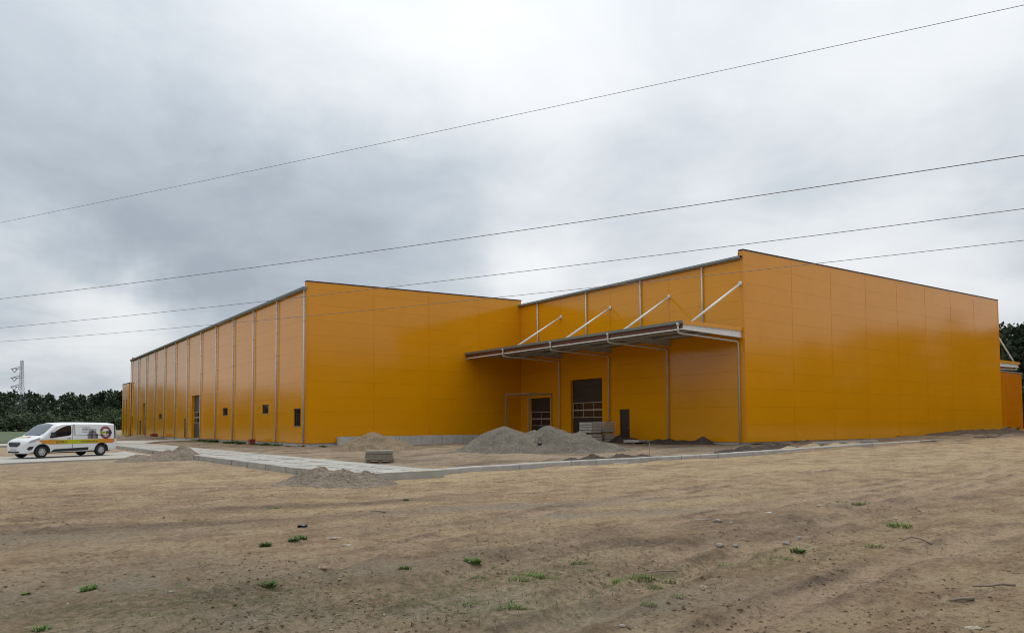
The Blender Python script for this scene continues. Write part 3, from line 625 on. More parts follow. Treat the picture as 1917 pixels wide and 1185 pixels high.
def canopy(root, xa, xb, ya, yb, beams, label):
    """cantilever canopy between wall x=xa and outer edge x=xb"""
    s = 1 if xb > xa else -1; o = rel(root); lo, hi = min(xa, xb), max(xa, xb)
    deck = MB(); n = int((hi-lo)/.125); pr = []
    for i in range(n+1):
        x = lo+.02+(hi-lo-.06)*i/n; pr.append((x, 7.62 if (i//1) % 2 else 7.68))
    poly = pr+[(p[0], p[1]+.05) for p in reversed(pr)]
    for i in range(len(pr)-1):
        deck.add([(pr[i][0], ya+.03, pr[i][1]), (pr[i+1][0], ya+.03, pr[i+1][1]), (pr[i+1][0], yb, pr[i+1][1]), (pr[i][0], yb, pr[i][1]),
                  (pr[i][0], ya+.03, pr[i][1]+.04), (pr[i+1][0], ya+.03, pr[i+1][1]+.04), (pr[i+1][0], yb, pr[i+1][1]+.04), (pr[i][0], yb, pr[i][1]+.04)],
                 [(3,2,1,0),(4,5,6,7),(0,1,5,4),(1,2,6,5),(2,3,7,6),(3,0,4,7)])
    cp = deck.build('canopy', 'soffit', root, org=o); cp['label'] = label
    top = MB(); top.box(lo+.02, hi-.02, ya+.02, yb, 7.74, 7.77); top.build('canopy_roof_sheet', 'roofing', cp, org=o)
    fl = MB(); fl.box(lo-.02, hi, ya-.02, ya+.015, 7.60, 7.83); fl.build('verge_flashing', 'orange', cp, org=o)
    fx = xb; fc = MB(); fc.box(min(fx, fx-s*.02), max(fx, fx-s*.02), ya+.03, yb, 7.36, 7.62); fc.build('fascia', 'shaded_fascia', cp, org=o)
    an = MB(); an.box(min(fx, fx-s*.10), max(fx, fx-s*.10), ya+.05, yb, 7.27, 7.345); an.build('edge_rail', 'white_steel', cp, org=o)
    gt = MB(); gt.box(min(fx+s*.02, fx+s*.15), max(fx+s*.02, fx+s*.15), ya-.03, yb, 7.63, 7.79); gt.tube([(fx+s*.085, ya-.04, 7.66), (fx+s*.085, yb, 7.66)], .075, 10); gt.build('canopy_gutter', 'gutter', cp, org=o)
    for k, y in enumerate(beams):
        b = MB(); x0, x1 = lo+.12, hi-.02
        zi = 7.18; zo = 7.30
        za, zb2 = (zo, zi) if s < 0 else (zi, zo)
        b.add([(x0, y-.012, za), (x1, y-.012, zb2), (x1, y-.012, 7.60), (x0, y-.012, 7.60), (x0, y+.012, za), (x1, y+.012, zb2), (x1, y+.012, 7.60), (x0, y+.012, 7.60)],
              [(3,2,1,0),(4,5,6,7),(0,1,5,4),(1,2,6,5),(2,3,7,6),(3,0,4,7)])
        b.add([(x0, y-.08, za-.02), (x1, y-.08, zb2-.02), (x1, y+.08, zb2-.02), (x0, y+.08, za-.02), (x0, y-.08, za), (x1, y-.08, zb2), (x1, y+.08, zb2), (x0, y+.08, za)],
              [(3,2,1,0),(4,5,6,7),(0,1,5,4),(1,2,6,5),(2,3,7,6),(3,0,4,7)])
        b.box(x0, x1, y-.08, y+.08, 7.585, 7.605)
        b.build('cantilever_beam', 'white_steel' if k == 0 else 'grey_steel', cp, org=o)
        st = MB(); a = Vector((xa+s*.02, y, 10.70)); e = Vector((xb-s*.95, y+.02, 7.80)); st.tube([a, e], .072, 12); st.obox(a+Vector((s*.02, 0, 0)), (.02, 0, 0), (0, .12, 0), (0, 0, .14)); st.obox(e, (.10, 0, 0), (0, .08, 0), (0, 0, .03))
        st.build('tie_rod', 'white_steel', cp, True, o)
        # gutter outlet and sloping drain back to the wall
        oy = y+.18; dr = MB(); gx = fx+s*.085
        dr.tube([(gx, oy, 7.68), (gx, oy, 7.52), (gx, oy, 7.50)], [.11, .10, .07], 12)
        dr.tube([(gx, oy, 7.52), (gx, oy, 7.12)], .062, 12)
        dr.build('gutter_outlet', 'galv', cp, True, o)
        d2 = MB(); wx = xa+s*.12
        d2.tube([(gx, oy, 7.13), (gx-s*.10, oy, 7.07), (wx+s*.12, oy, 6.93), (wx, oy, 6.83), (wx, oy, .25)], .055, 12)
        z = 2.0
        while z < 6.7: d2.tube([(wx, oy, z-.02), (wx, oy, z+.02)], .066, 12); d2.bar((wx, oy, z), (xa, oy, z), .03); z += 2.0
        d2.build('canopy_downspout', 'galv', cp, True, o)
    for t in (.3, .62):
        p = MB(); x = xa+(xb-xa)*t; p.box(x-.03, x+.03, ya+.1, yb, 7.44, 7.58); p.build('purlin', 'grey_steel', cp, org=o)
    return cp
canopy(h2, X2, 33.95, Y2+.12, Y1-.03, [28.32, 34.3, 40.25, 46.15], 'flat steel canopy over the dock doors, held by slanting tie rods')
canopy(h2, XE+.02, 87.55, Y2+.25, 35.9, [28.5], 'matching canopy on the far right side of the hall')
# ------------------------------------------------------------------ annexes
ax = thing('annex', 'low orange annex with tall narrow windows beyond the far end of the long hall', 'building', (X1, Y1E, 0))
za = 8.35
clad_wall(ax, 'side_wall', X1-.35, Y1E+.05, 0, 1, -1, 0, [0, 6.0], [1.8, 4.0, 6.2], .25, za, [(1.3, 2.2, .4, 5.9), (3.9, 4.8, .4, 5.9)], mat='orange', strips=False)
oa = rel(ax)
for a in (1.3, 3.9):
    f = MB(); yy = Y1E+.05+a
    f.box(X1-.25, X1-.2, yy, yy+.9, .4, 5.9); w = f.build('window', 'cap', ax, org=oa)
    for k in range(3):
        g = MB(); g.box(X1-.262, X1-.252, yy+.06, yy+.84, .46+k*1.82, .46+k*1.82+1.72); g.build('pane', 'glass', w, org=oa)
mb = MB(); mb.box(X1, X1+16, Y1E+.06, Y1E+6.0, .1, za-.1); mb.build('body', 'orange_trim', ax, org=oa)
mb = MB(); mb.box(X1-.4, X1+16, Y1E+.04, Y1E+6.1, za-.02, za+.08); mb.build('roof', 'cap', ax, org=oa)
ay = thing('annex', 'deep orange low annex at the right edge, under the far canopy', 'building', (XE, 36, 0))
clad_wall(ay, 'front_wall', XE+.02, 36.0, 1, 0, 0, -1, [0, 6, 12, 18, 24, 30], [1.6, 2.75, 3.9, 5.05, 6.2, 7.35], .35, 8.0, [], mat='orange_red')
oy_ = rel(ay)
mb = MB(); mb.box(XE+.03, XE+30, 36.32, 46, .1, 7.9); mb.build('body', 'orange_trim', ay, org=oy_)
mb = MB(); mb.box(XE+.02, XE+30.1, 35.9, 46.1, 8.0, 8.12); mb.build('roof', 'roofing', ay, org=oy_)
mb = MB(); mb.box(XE+.05, XE+29.9, 36.1, 36.4, -.2, .34); mb.build('plinth', 'concrete', ay, org=oy_)
# ------------------------------------------------------------------ roads, slab track, kerb
def ptsXY(l, z): return [(aZ(px, py, z).x, aZ(px, py, z).y) for px, py in l]
sheet('road', [(-45, 24), (1.17, 41.9), (3.39, 42.9), (6.68, 44.0), (8.85, 46.4), (8.85, 57.2), (7.5, 53.0), (1.42, 50.9), (-45, 33)], -.5, -.05, 'road')
sheet('road', [(8.75, 70.9), (12.15, 70.9), (15.4, 79.2), (X1-.05, 82.2), (X1-.05, 87.0), (13, 84.5), (8.0, 82), (-8, 78), (-8, 73.5)], -.3, .17, 'road')
tk = MB(); tk.box(9.0, 11.8, 19.8, 70.85, -.2, .1); track = tag(tk.build('concrete_track', 'dark_soil'), kind='structure')
def slab_mesh(w, l, h, slots):
    """slab with sunken lifting slots; w along x, l along y, origin at low corner"""
    xs = sorted({0, w, *[a for s in slots for a in s[:2]]}); ys = sorted({0, l, *[a for s in slots for a in s[2:]]})
    mb = MB(); sl = lambda i, j: any(s[0] <= (xs[i]+xs[i+1])/2 <= s[1] and s[2] <= (ys[j]+ys[j+1])/2 <= s[3] for s in slots)
    for i in range(len(xs)-1):
        for j in range(len(ys)-1):
            z = h-.06 if sl(i, j) else h; x0, x1, y0, y1 = xs[i], xs[i+1], ys[j], ys[j+1]
            mb.add([(x0, y0, z), (x1, y0, z), (x1, y1, z), (x0, y1, z)], [(0, 1, 2, 3)])
            if sl(i, j):
                mb.add([(x0, y0, z), (x1, y0, z), (x1, y1, z), (x0, y1, z), (x0, y0, h), (x1, y0, h), (x1, y1, h), (x0, y1, h)], [(0,1,5,4),(1,2,6,5),(2,3,7,6),(3,0,4,7)])
    mb.add([(0, 0, 0), (w, 0, 0), (w, l, 0), (0, l, 0), (0, 0, h), (w, 0, h), (w, l, h), (0, l, h)], [(3,2,1,0),(0,1,5,4),(1,2,6,5),(2,3,7,6),(3,0,4,7)])
    me = bpy.data.meshes.new('slab'); me.from_pydata(mb.v, [], mb.f); me.materials.append(M['concrete_slab']); return me
SL = slab_mesh(3.12, 1.075, .24, [(.99, 1.08, .14, .94), (2.03, 2.12, .14, .94)])
y = 19.55; k = 0
while y < 70:
    s = link('slab', SL, None, track); s.location = (8.86+RNG.normal(0, .015), y, -.018+RNG.normal(0, .005)); s.rotation_euler = (RNG.normal(0, .002), RNG.normal(0, .002), RNG.normal(0, .003)); y += 1.095; k += 1
kb = MB(); kb.box(12.2, 49.5, KERB_Y-.08, KERB_Y+.18, -.25, .02); kerb = tag(kb.build('kerb', 'dark_soil'), kind='structure')
km = MB(); km.prism([(0, 0), (.30, 0), (.30, .21), (.27, .235), (.03, .235), (0, .205)], 0, 0, 1.24)
kme = bpy.data.meshes.new('kerb_block'); kme.from_pydata(km.v, [], km.f); kme.materials.append(M['concrete_side'])
x = 11.98; k = 0
while x < 49:
    z = .2+float(np.interp(x, KX, KZ)); z2 = .2+float(np.interp(x+1.25, KX, KZ))
    b = link('kerb_block', kme, None, kerb); b.location = (x, KERB_Y-.1+RNG.normal(0, .012)+.6*max(0, 13.5-x)*-.2, z-.235+RNG.normal(0, .006)); b.rotation_euler = (0, -math.atan2(z2-z, 1.25), RNG.normal(0, .006)); x += 1.262; k += 1
# ------------------------------------------------------------------ concrete wall in front of hall 1
cw = thing('concrete_wall', 'low grey concrete dock wall of upright blocks before the orange gable', 'wall', (22.16, 51.2, 0))
ocw = rel(cw); x = 22.16; i = 0
while x < 39.4:
    w = 1.0+RNG.normal(0, .02); b = MB(); b.box(x, x+w-.03, 51.15+RNG.normal(0, .006), 51.62, -.35, .80+RNG.normal(0, .008)); b.build('block', 'concrete', cw, org=ocw); x += w; i += 1
# ------------------------------------------------------------------ heaps
def heap(name, label, cx, cy, peaks, rx, ry, mat, n=130, rough=.05, rscale=.5, base=None, rot=0.0, fine=.02):
    """peaks: (dx,dy,h,radius) cones rounded and summed by maximum, slumped toe"""
    gx, gy = np.meshgrid(np.linspace(-rx, rx, n), np.linspace(-ry, ry, n)); x = gx.ravel(); y = gy.ravel()
    c, s = math.cos(rot), math.sin(rot); X = cx+x*c-y*s; Y = cy+x*s+y*c
    h = np.zeros_like(x)-.12
    wx = x+.25*fbm(X/1.3, Y/1.3, 3)*min(rx, ry); wy = y+.25*fbm(X/1.3+9, Y/1.3, 3)*min(rx, ry)
    for dx, dy, hh, rr in peaks:
        d = np.hypot(wx-dx, wy-dy); q = hh*(1-np.sqrt((d/rr)**2+.012)); h = np.maximum(h, q)
        h = np.where(np.abs(h-q) < .15*hh, np.maximum(h, q)+.02*hh, h)
    edge = np.clip(np.minimum((rx-np.abs(x))/.3, (ry-np.abs(y))/.3), 0, 1)
    body = sstep(-.05, .25, h)
    h = h+(rough*fbm(X/rscale, Y/rscale, 4)*2+fine*fbm(X/.09, Y/.09, 2)*2)*(.25+.75*body)
    h = np.where(edge <= 0, -.25, h*edge-.15*(1-edge))
    b0 = gbase(X, Y) if base is None else base
    V = np.stack([X-cx, Y-cy, h+b0], 1)
    i, j = np.meshgrid(np.arange(n-1), np.arange(n-1), indexing='ij'); a = i*n+j
    Fq = np.stack([a, a+1, a+n+1, a+n], -1).reshape(-1, 4)
    o = link(name, npmesh(name, V, Fq, True), mat, None, (cx, cy, 0)); return tag(o, label, 'heap')
def heap_mat(name, c0, c1, c2, sc_, spk):
    m, nt, b = new_mat(name); N = nt.nodes.new; L = nt.links.new; b.inputs['Roughness'].default_value = .95; b.inputs['Specular IOR Level'].default_value = .15
    geo = N('ShaderNodeNewGeometry')
    def noi(s, d): 
        n = N('ShaderNodeTexNoise'); n.inputs['Scale'].default_value = s; n.inputs['Detail'].default_value = d; n.inputs['Roughness'].default_value = .7; L(geo.outputs['Position'], n.inputs['Vector']); return n.outputs[0]
    vo = N('ShaderNodeTexVoronoi'); vo.inputs['Scale'].default_value = sc_; L(geo.outputs['Position'], vo.inputs['Vector'])
    r = N('ShaderNodeValToRGB'); r.color_ramp.elements[0].color = (*c0, 1); r.color_ramp.elements[1].color = (*c1, 1); r.color_ramp.elements[0].position = .35; r.color_ramp.elements[1].position = .65; L(noi(1.8, 6), r.inputs[0])
    sp = N('ShaderNodeSeparateColor'); L(vo.outputs['Color'], sp.inputs[0])
    mr = N('ShaderNodeMapRange'); mr.inputs['To Min'].default_value = 1-spk; mr.inputs['To Max'].default_value = 1+spk; L(sp.outputs[0], mr.inputs[0])
    vm = N('ShaderNodeVectorMath'); vm.operation = 'SCALE'; L(r.outputs[0], vm.inputs[0]); L(mr.outputs[0], vm.inputs['Scale'])
    mx = N('ShaderNodeMix'); mx.data_type = 'RGBA'; m3 = N('ShaderNodeMapRange'); m3.inputs['From Min'].default_value = .55; m3.inputs['From Max'].default_value = .72; m3.inputs['To Max'].default_value = .6; L(noi(5, 6), m3.inputs[0])
    L(m3.outputs[0], mx.inputs[0]); L(vm.outputs[0], mx.inputs[6]); mx.inputs[7].default_value = (*c2, 1); L(mx.outputs[2], b.inputs['Base Color'])
    bp = N('ShaderNodeBump'); bp.inputs['Strength'].default_value = .8; bp.inputs['Distance'].default_value = .04; ad = N('ShaderNodeMath'); ad.operation = 'ADD'; L(vo.outputs['Distance'], ad.inputs[0]); L(noi(18, 5), ad.inputs[1]); L(ad.outputs[0], bp.inputs['Height']); L(bp.outputs[0], b.inputs['Normal'])
    return m
M['gravel'] = heap_mat('crushed_gravel', (.150, .130, .102), (.205, .182, .142), (.26, .205, .14), 22, .34)
M['heap_sand'] = heap_mat('sandy_spoil', (.195, .142, .090), (.285, .215, .135), (.125, .09, .06), 14, .2)
M['heap_soil'] = heap_mat('grey_spoil', (.195, .155, .118), (.275, .22, .165), (.12, .09, .066), 14, .2)
M['heap_pale'] = heap_mat('pale_sand', (.36, .27, .16), (.52, .40, .24), (.20, .15, .10), 12, .15)
M['heap_mid'] = heap_mat('brown_spoil', (.11, .082, .056), (.175, .13, .088), (.075, .055, .04), 12, .2)
M['heap_dark'] = heap_mat('dark_spoil', (.065, .05, .04), (.10, .078, .06), (.05, .038, .03), 9, .15)
gh_ = math.atan2(-.60, .80)
heap('gravel_heap', 'large double-peaked grey gravel heap in front of the dock doors', 25.6, 32.0, [(-1.55, .1, 1.60, 2.9), (.95, -.1, 1.62, 2.8), (-2.6, 0, 1.1, 2.3), (2.5, -.1, 1.22, 2.4), (.0, .3, 1.36, 2.4), (3.7, -.1, .62, 2.2)], 5.6, 4.2, 'gravel', 170, .05, .6, rot=gh_, fine=.018)
heap('soil_heap', 'conical sandy soil heap against the concrete dock wall', 20.5, 41.8, [(-.1, 0, 1.30, 2.3), (1.0, -.2, .80, 2.2), (-.9, .1, .75, 2.0)], 3.9, 3.0, 'heap_sand', 130, .07, .6, rot=gh_, fine=.02)
heap('soil_heap', 'low clumpy grey-brown soil heap dumped on the near edge of the slab track', 8.35, 19.35, [(-.55, .1, .52, 1.05), (.1, -.1, .44, 1.0), (.75, -.1, .36, .85), (-1.0, 0, .30, .8), (1.1, -.1, .22, .6)], 2.1, 1.35, 'heap_soil', 150, .085, .22, rot=gh_, fine=.035)
heap('soil_heap', 'twin-humped soil heap left of the track, beyond the van road', 8.0, 39.2, [(.55, .2, .80, 1.3), (-.25, 0, .58, 1.2), (-1.6, -.2, .33, .9), (1.2, .2, .40, 1.0)], 2.9, 2.0, 'heap_soil', 120, .06, .4, rot=gh_-.2, fine=.02, base=-.03)
heap('soil_heap', 'long dark soil bank at the foot of the long hall near its far end', 14.5, 97, [(-4, 0, .55, 2.8), (-1, 0, .75, 3.2), (2.2, .3, .65, 3.0)], 7, 4, 'heap_soil', 80, .08, .7)
heap('soil_heap', 'dark soil heap at the personnel door under the canopy', 38.7, 37.6, [(0, .6, .62, 1.25), (.1, -.3, .42, 1.2)], 1.6, 2.4, 'heap_dark', 70, .05, .4)
heap('soil_heap', 'small round dark soil heap against the canopy wall', 39.0, 31.0, [(0, -.1, .60, .85), (.0, .7, .3, .8)], 1.2, 1.6, 'heap_dark', 60, .04, .4)
heap('soil_heap', 'flat dark soil ridge along the canopy wall between two downspouts', 39.0, 33.6, [(0, -1.0, .33, 1.1), (0, .3, .38, 1.2), (0, 1.3, .34, 1.0)], 1.3, 2.9, 'heap_dark', 80, .04, .4)
heap('soil_heap', 'long rough dark soil bank along the right half of the broad gable', 73, 27.1, [(-8.5, .2, .16, 1.3), (-6, .3, .24, 1.5), (-3.6, .1, .26, 1.6), (-1.2, .3, .36, 1.7), (1.4, .2, .36, 1.7), (3.8, .3, .33, 1.6), (6.2, .2, .40, 1.7), (8.6, .3, .36, 1.7)], 10.5, 1.7, 'heap_mid', 170, .10, .5, fine=.06)
heap('soil_heap', 'low dark soil ridge behind the kerb before the gravel heap', 22.3, 22.6, [(-2.4, 0, .22, .8), (-.9, .1, .30, .9), (.8, 0, .28, .9), (2.2, .1, .2, .8)], 3.6, 1.2, 'heap_dark', 90, .07, .3, rot=.03, fine=.03)
heap('soil_heap', 'low dark and sandy soil ridge behind the kerb nearest the gable corner', 34.2, 23.3, [(-3, 0, .24, 1.0), (-1.2, .1, .34, 1.0), (.8, 0, .30, 1.1), (2.8, .1, .28, 1.0)], 4.4, 1.3, 'heap_dark', 90, .08, .35, rot=.1, fine=.03)
heap('soil_heap', 'low pale sand ridge lying along the kerb below the gable corner', 38.2, 21.9, [(-3.5, 0, .25, .8), (-1.2, .1, .34, .9), (1.2, 0, .3, .9), (3.4, .1, .26, .8)], 5.2, 1.1, 'heap_pale', 100, .06, .35, rot=.03, fine=.03)
# ------------------------------------------------------------------ slab stacks
def flat_slab(name, w, l, h, mat, e=.012):
    mb = MB()
    pts = lambda z, i: [(-w/2+i, -l/2+i, z), (w/2-i, -l/2+i, z), (w/2-i, l/2-i, z), (-w/2+i, l/2-i, z)]
    vs = pts(0, e)+pts(e, 0)+pts(h-e, 0)+pts(h, e); fs = [(3, 2, 1, 0), (12, 13, 14, 15)]
    for r in range(3): fs += [(r*4+i, r*4+(i+1) % 4, r*4+(i+1) % 4+4, r*4+i+4) for i in range(4)]
    mb.add(vs, fs); me = bpy.data.meshes.new(name); me.from_pydata(mb.v, [], mb.f); me.materials.append(M[mat]); return me
S1 = flat_slab('paving_slab', 1.05, 1.25, .165, 'concrete_slab', e=.02)
ORD = ['lowest', 'second from the bottom', 'third from the bottom', 'fourth from the bottom', 'fifth from the bottom', 'sixth from the bottom', 'seventh from the bottom', 'topmost', 'ninth']
def stack(cx, cy, z, n, rz, desc, grp, gap_at=4, me=S1, h=.165):
    for k in range(n):
        if k == gap_at:
            for t in (-.4, .4):
                d = MB(); d.obox((cx+t*math.sin(rz)*-1, cy+t*math.cos(rz), z+.04), (.5*math.cos(rz), .5*math.sin(rz), 0), (-.04*math.sin(rz), .04*math.cos(rz), 0), (0, 0, .038))
                tag(d.build('timber_batten', 'wood', None, org=(cx, cy, z), loc=(cx, cy, z)), f"{'near' if t < 0 else 'far'} timber batten in the gap of the {desc}", 'batten')
            z += .08
        o = link('concrete_slab', me, None, None, (cx+RNG.normal(0, .015), cy+RNG.normal(0, .015), z)); o.rotation_euler = (0, 0, rz+RNG.normal(0, .01))
        nm = 'topmost' if k == n-1 else ORD[k]
        tag(o, f"{nm} grey concrete slab in the {desc}", 'slab', grp); z += h+.036
zs = float(np.interp(36, KX, KZ))
p1 = aZ(1108, 829, .2); p2 = aZ(1135, 827, .22)
stack(36.1, 38.65, .12, 8, .05, 'left stack before the big roller door', 'grey slabs stacked before the roller door')
stack(37.75, 38.95, .16, 8, .0, 'right stack before the big roller door', 'grey slabs stacked before the roller door')
o = link('concrete_slab', flat_slab('lying_slab', 1.5, 1.2, .16, 'concrete_slab'), None, None, (38.1, 36.1, .33)); o.rotation_euler = (0, 0, .35)
tag(o, 'single grey concrete slab lying flat right of the stacks', 'slab')
db = MB(); db.box(37.5, 37.62, 35.7, 36.6, .15, .329); tag(db.build('timber_batten', 'wood', None, org=(37.5, 36, .15), loc=(37.5, 36, .15)), 'left timber bearer under the single flat slab', 'batten')
db = MB(); db.box(38.5, 38.62, 35.7, 36.6, .15, .329); tag(db.build('timber_batten', 'wood', None, org=(38.5, 36, .15), loc=(38.5, 36, .15)), 'right timber bearer under the single flat slab', 'batten')
# pallet with four slabs beside the track
pp = aZ(717, 868, 0.0); PA = math.radians(-25)
pl = thing('pallet', 'wooden pallet carrying concrete slabs beside the slab track', 'pallet', (pp.x, pp.y+.3, gz(pp.x, pp.y+.3)), PA)
for k in (-.42, 0, .42):
    b = MB(); b.box(-.6, .6, k-.05, k+.05, 0, .02); b.build('bottom_board', 'wood', pl)
    for q in (-.5, 0, .5): b = MB(); b.box(q-.07, q+.07, k-.05, k+.05, .021, .10); b.build('block', 'wood', pl)
for k in range(5): b = MB(); b.box(-.6, .6, -.48+k*.21, -.36+k*.21, .101, .124); b.build('deck_board', 'wood', pl)
M['old_concrete'] = simple('weathered_concrete', (.27, .235, .185), .9, 0, .2, 6, .3, 60)
S2 = flat_slab('pallet_slab', 1.15, 1.0, .13, 'old_concrete')
for k in range(3):
    o = link('concrete_slab', S2, None, None, (pp.x+RNG.normal(0, .02), pp.y+.3+RNG.normal(0, .02), pl.location.z+.127+k*.133)); o.rotation_euler = (0, 0, PA+RNG.normal(0, .03))
    tag(o, f"{['lowest', 'middle', 'topmost'][k]} weathered concrete slab on the wooden pallet", 'slab', 'slabs on the pallet')
# ------------------------------------------------------------------ dock shelter frame
M['frame_steel'] = simple('dull_frame_steel', (.30, .265, .21), .55, .1, .15, 4)
fr = thing('steel_frame', 'open galvanised box frame standing in front of the small dock door', 'frame', (X2, 49, 0))
fo = rel(fr); ya, yb, xf, zt = 47.42, 50.6, 37.27, 4.2
for x in (xf, X2-.05):
    for y in (ya, yb): b = MB(); b.box(x-.04, x+.04, y-.04, y+.04, .1, zt); b.build('post', 'frame_steel', fr, org=fo)
for a, b_ in (((xf, ya, zt), (xf, yb, zt)), ((xf, ya, zt), (X2-.05, ya, zt)), ((xf, yb, zt), (X2-.05, yb, zt)), ((X2-.05, ya, zt), (X2-.05, yb, zt))):
    b = MB(); b.bar(Vector(a)+Vector((0, 0, .04)), Vector(b_)+Vector((0, 0, .04)), .078); b.build('rail', 'frame_steel', fr, org=fo)
# ------------------------------------------------------------------ small things by the halls
dp = thing('drain_pipe', 'orange plastic drain pipe with elbow at the corner downspout', 'pipe', (X1-.12, Y1+.17, 0))
od = rel(dp)
b = MB(); b.tube([(X1-.12, Y1+.17, .28), (X1-.12, Y1+.17, .05), (X1-.16, Y1+.22, -.02), (X1-.3, Y1+.4, -.03)], .085, 12); b.build('elbow', 'pipe_orange', dp, True, od)
b = MB(); b.tube([(X1-.28, Y1+.38, 0), (X1-.75, Y1+1.5, .0)], .08, 12); b.tube([(X1-.75, Y1+1.5, .0), (X1-.78, Y1+1.58, 0)], .095, 12); b.build('pipe', 'pipe_orange', dp, True, od)
b = MB(); b.tube([(X1-1.0, Y1+1.2, .03), (X1-1.35, Y1+2.6, .03)], .07, 12); tag(b.build('drain_pipe', 'pipe_orange', None, True, (X1-1, Y1+1.2, 0), (X1-1, Y1+1.2, 0)), 'short orange drain pipe lying loose beside the elbow', 'pipe')
def red_box(px, py, wx, h, label, z=0.0, D=None):
    p = aX(px, py, D) if D else aZ(px, py, z)
    x, y, z0 = p.x, p.y, p.z; w = wx/2; mb = MB(); g = (x, y, z0)
    mb.box(x-w, x+w, y-w, y+w, z0, z0+h*.12)
    for sx, sy in ((-1, 0), (1, 0), (0, -1), (0, 1)):
        if sx: mb.box(x+sx*w-(.02 if sx > 0 else 0), x+sx*w+(.02 if sx < 0 else 0), y-w, y+w, z0+h*.12, z0+h)
        else: mb.box(x-w+.02, x+w-.02, y+sy*w-(.02 if sy > 0 else 0), y+sy*w+(.02 if sy < 0 else 0), z0+h*.12, z0+h)
    mb.box(x-w-.015, x+w+.015, y-w-.015, y-w-.001, z0+h*.88, z0+h)
    o = mb.build('plastic_tub', 'red_plastic', None, org=g, loc=g); tag(o, label, 'tub')
red_box(471.5, 833, .45, .50, 'dark red plastic tub under the third downspout of the long hall', D=19.1)
red_box(584, 844, .42, .36, 'dark red plastic tub beside the concrete plinth of the gable', D=20.9)
red_box(288, 820, .75, .55, 'dusty red plastic tub far along the long hall', D=18.9)
# scraps of foil and boards along the right gable
def foil(px, py, L_, W_, rz, mat, label, cat='foil', name='foil_sheet', amp=.10):
    p = aZ(px, py, .25); n = 14; gx, gy = np.meshgrid(np.linspace(-L_/2, L_/2, n*2), np.linspace(-W_/2, W_/2, n)); x, y = gx.ravel(), gy.ravel()
    c, s = math.cos(rz), math.sin(rz); X = p.x+x*c-y*s; Y = p.y+x*s+y*c
    z = gheight(X, Y)+.02+amp*np.abs(fbm(X*1.6, Y*1.6, 3))*2; V = np.stack([X-p.x, Y-p.y, z], 1); m = n*2
    i, j = np.meshgrid(np.arange(n-1), np.arange(m-1), indexing='ij'); a = i*m+j
    o = link(name, npmesh(name, V, np.stack([a, a+1, a+m+1, a+m], -1).reshape(-1, 4), False), mat, None, (p.x, p.y, 0)); tag(o, label, cat)
    md = o.modifiers.new('thickness', 'SOLIDIFY'); md.thickness = .012
foil(1435, 832, 3.2, .5, .02, 'black_foil', 'black foil strip crumpled at the foot of the gable, nearest its left corner')
foil(1500, 829, 2.4, .5, .05, 'grey_foil', 'grey foil strip crumpled along the middle foot of the gable')
foil(1562, 826, 3.0, .6, 0, 'grey_foil', 'pale grey foil sheet spread behind the end of the kerb')
foil(1690, 822, 3.5, .7, .1, 'black_foil', 'black foil strip half buried in the soil bank by the gable', amp=.15)
foil(1725, 832, 2.4, .35, -.25, 'black_foil', 'black foil ribbon twisted past the end of the kerb', amp=.2)
foil(1850, 822, 5, .8, .1, 'black_foil', 'black foil sheet at the far right end of the soil bank', amp=.15)
def plank(px, py, L_, rz, w, h, mat, label, cat, name, z=.28):
    p = aZ(px, py, z); zz = max(gz(p.x, p.y), gz(p.x+L_/2*math.cos(rz), p.y+L_/2*math.sin(rz)), gz(p.x-L_/2*math.cos(rz), p.y-L_/2*math.sin(rz)))
    mb = MB(); mb.obox((0, 0, h/2), (L_/2*math.cos(rz), L_/2*math.sin(rz), 0), (-w/2*math.sin(rz), w/2*math.cos(rz), 0), (0, 0, h/2)); o = mb.build(name, mat, None, loc=(p.x, p.y, zz-.005)); tag(o, label, cat)
plank(1585, 829, 8, .02, .25, .12, 'concrete_side', 'long pale kerb stone laid loose between gable and kerb', 'kerb stone', 'loose_kerb_stone', .33)
plank(1745, 829, 3.2, .05, .18, .05, 'stone_pale', 'pale timber board lying past the end of the kerb', 'board', 'timber_board', .35)
plank(1800, 831, 2.0, -.1, .18, .04, 'stone_pale', 'short pale board on the soil at the right', 'board', 'timber_board', .3)
plank(1100, 871, 4.2, -.02, .12, .05, 'white_plastic', 'long thin pale batten lying along the near face of the kerb', 'batten', 'batten', .05)
for px, py, D_, h, lb in ((1198, 826, None, 1.1, 'thin steel stake stuck upright before the canopy wall'), (1216, 858, None, .75, 'thin dark stake standing at the kerb'), (1592, 836, None, .9, 'thin stake standing by the right end of the kerb')):
    p = aZ(px, py, .2); mb = MB(); mb.tube([(0, 0, -.3), (.01, .0, h)], .012, 6); tag(mb.build('stake', 'twig', None, True, loc=(p.x, p.y, gz(p.x, p.y))), lb, 'stake')
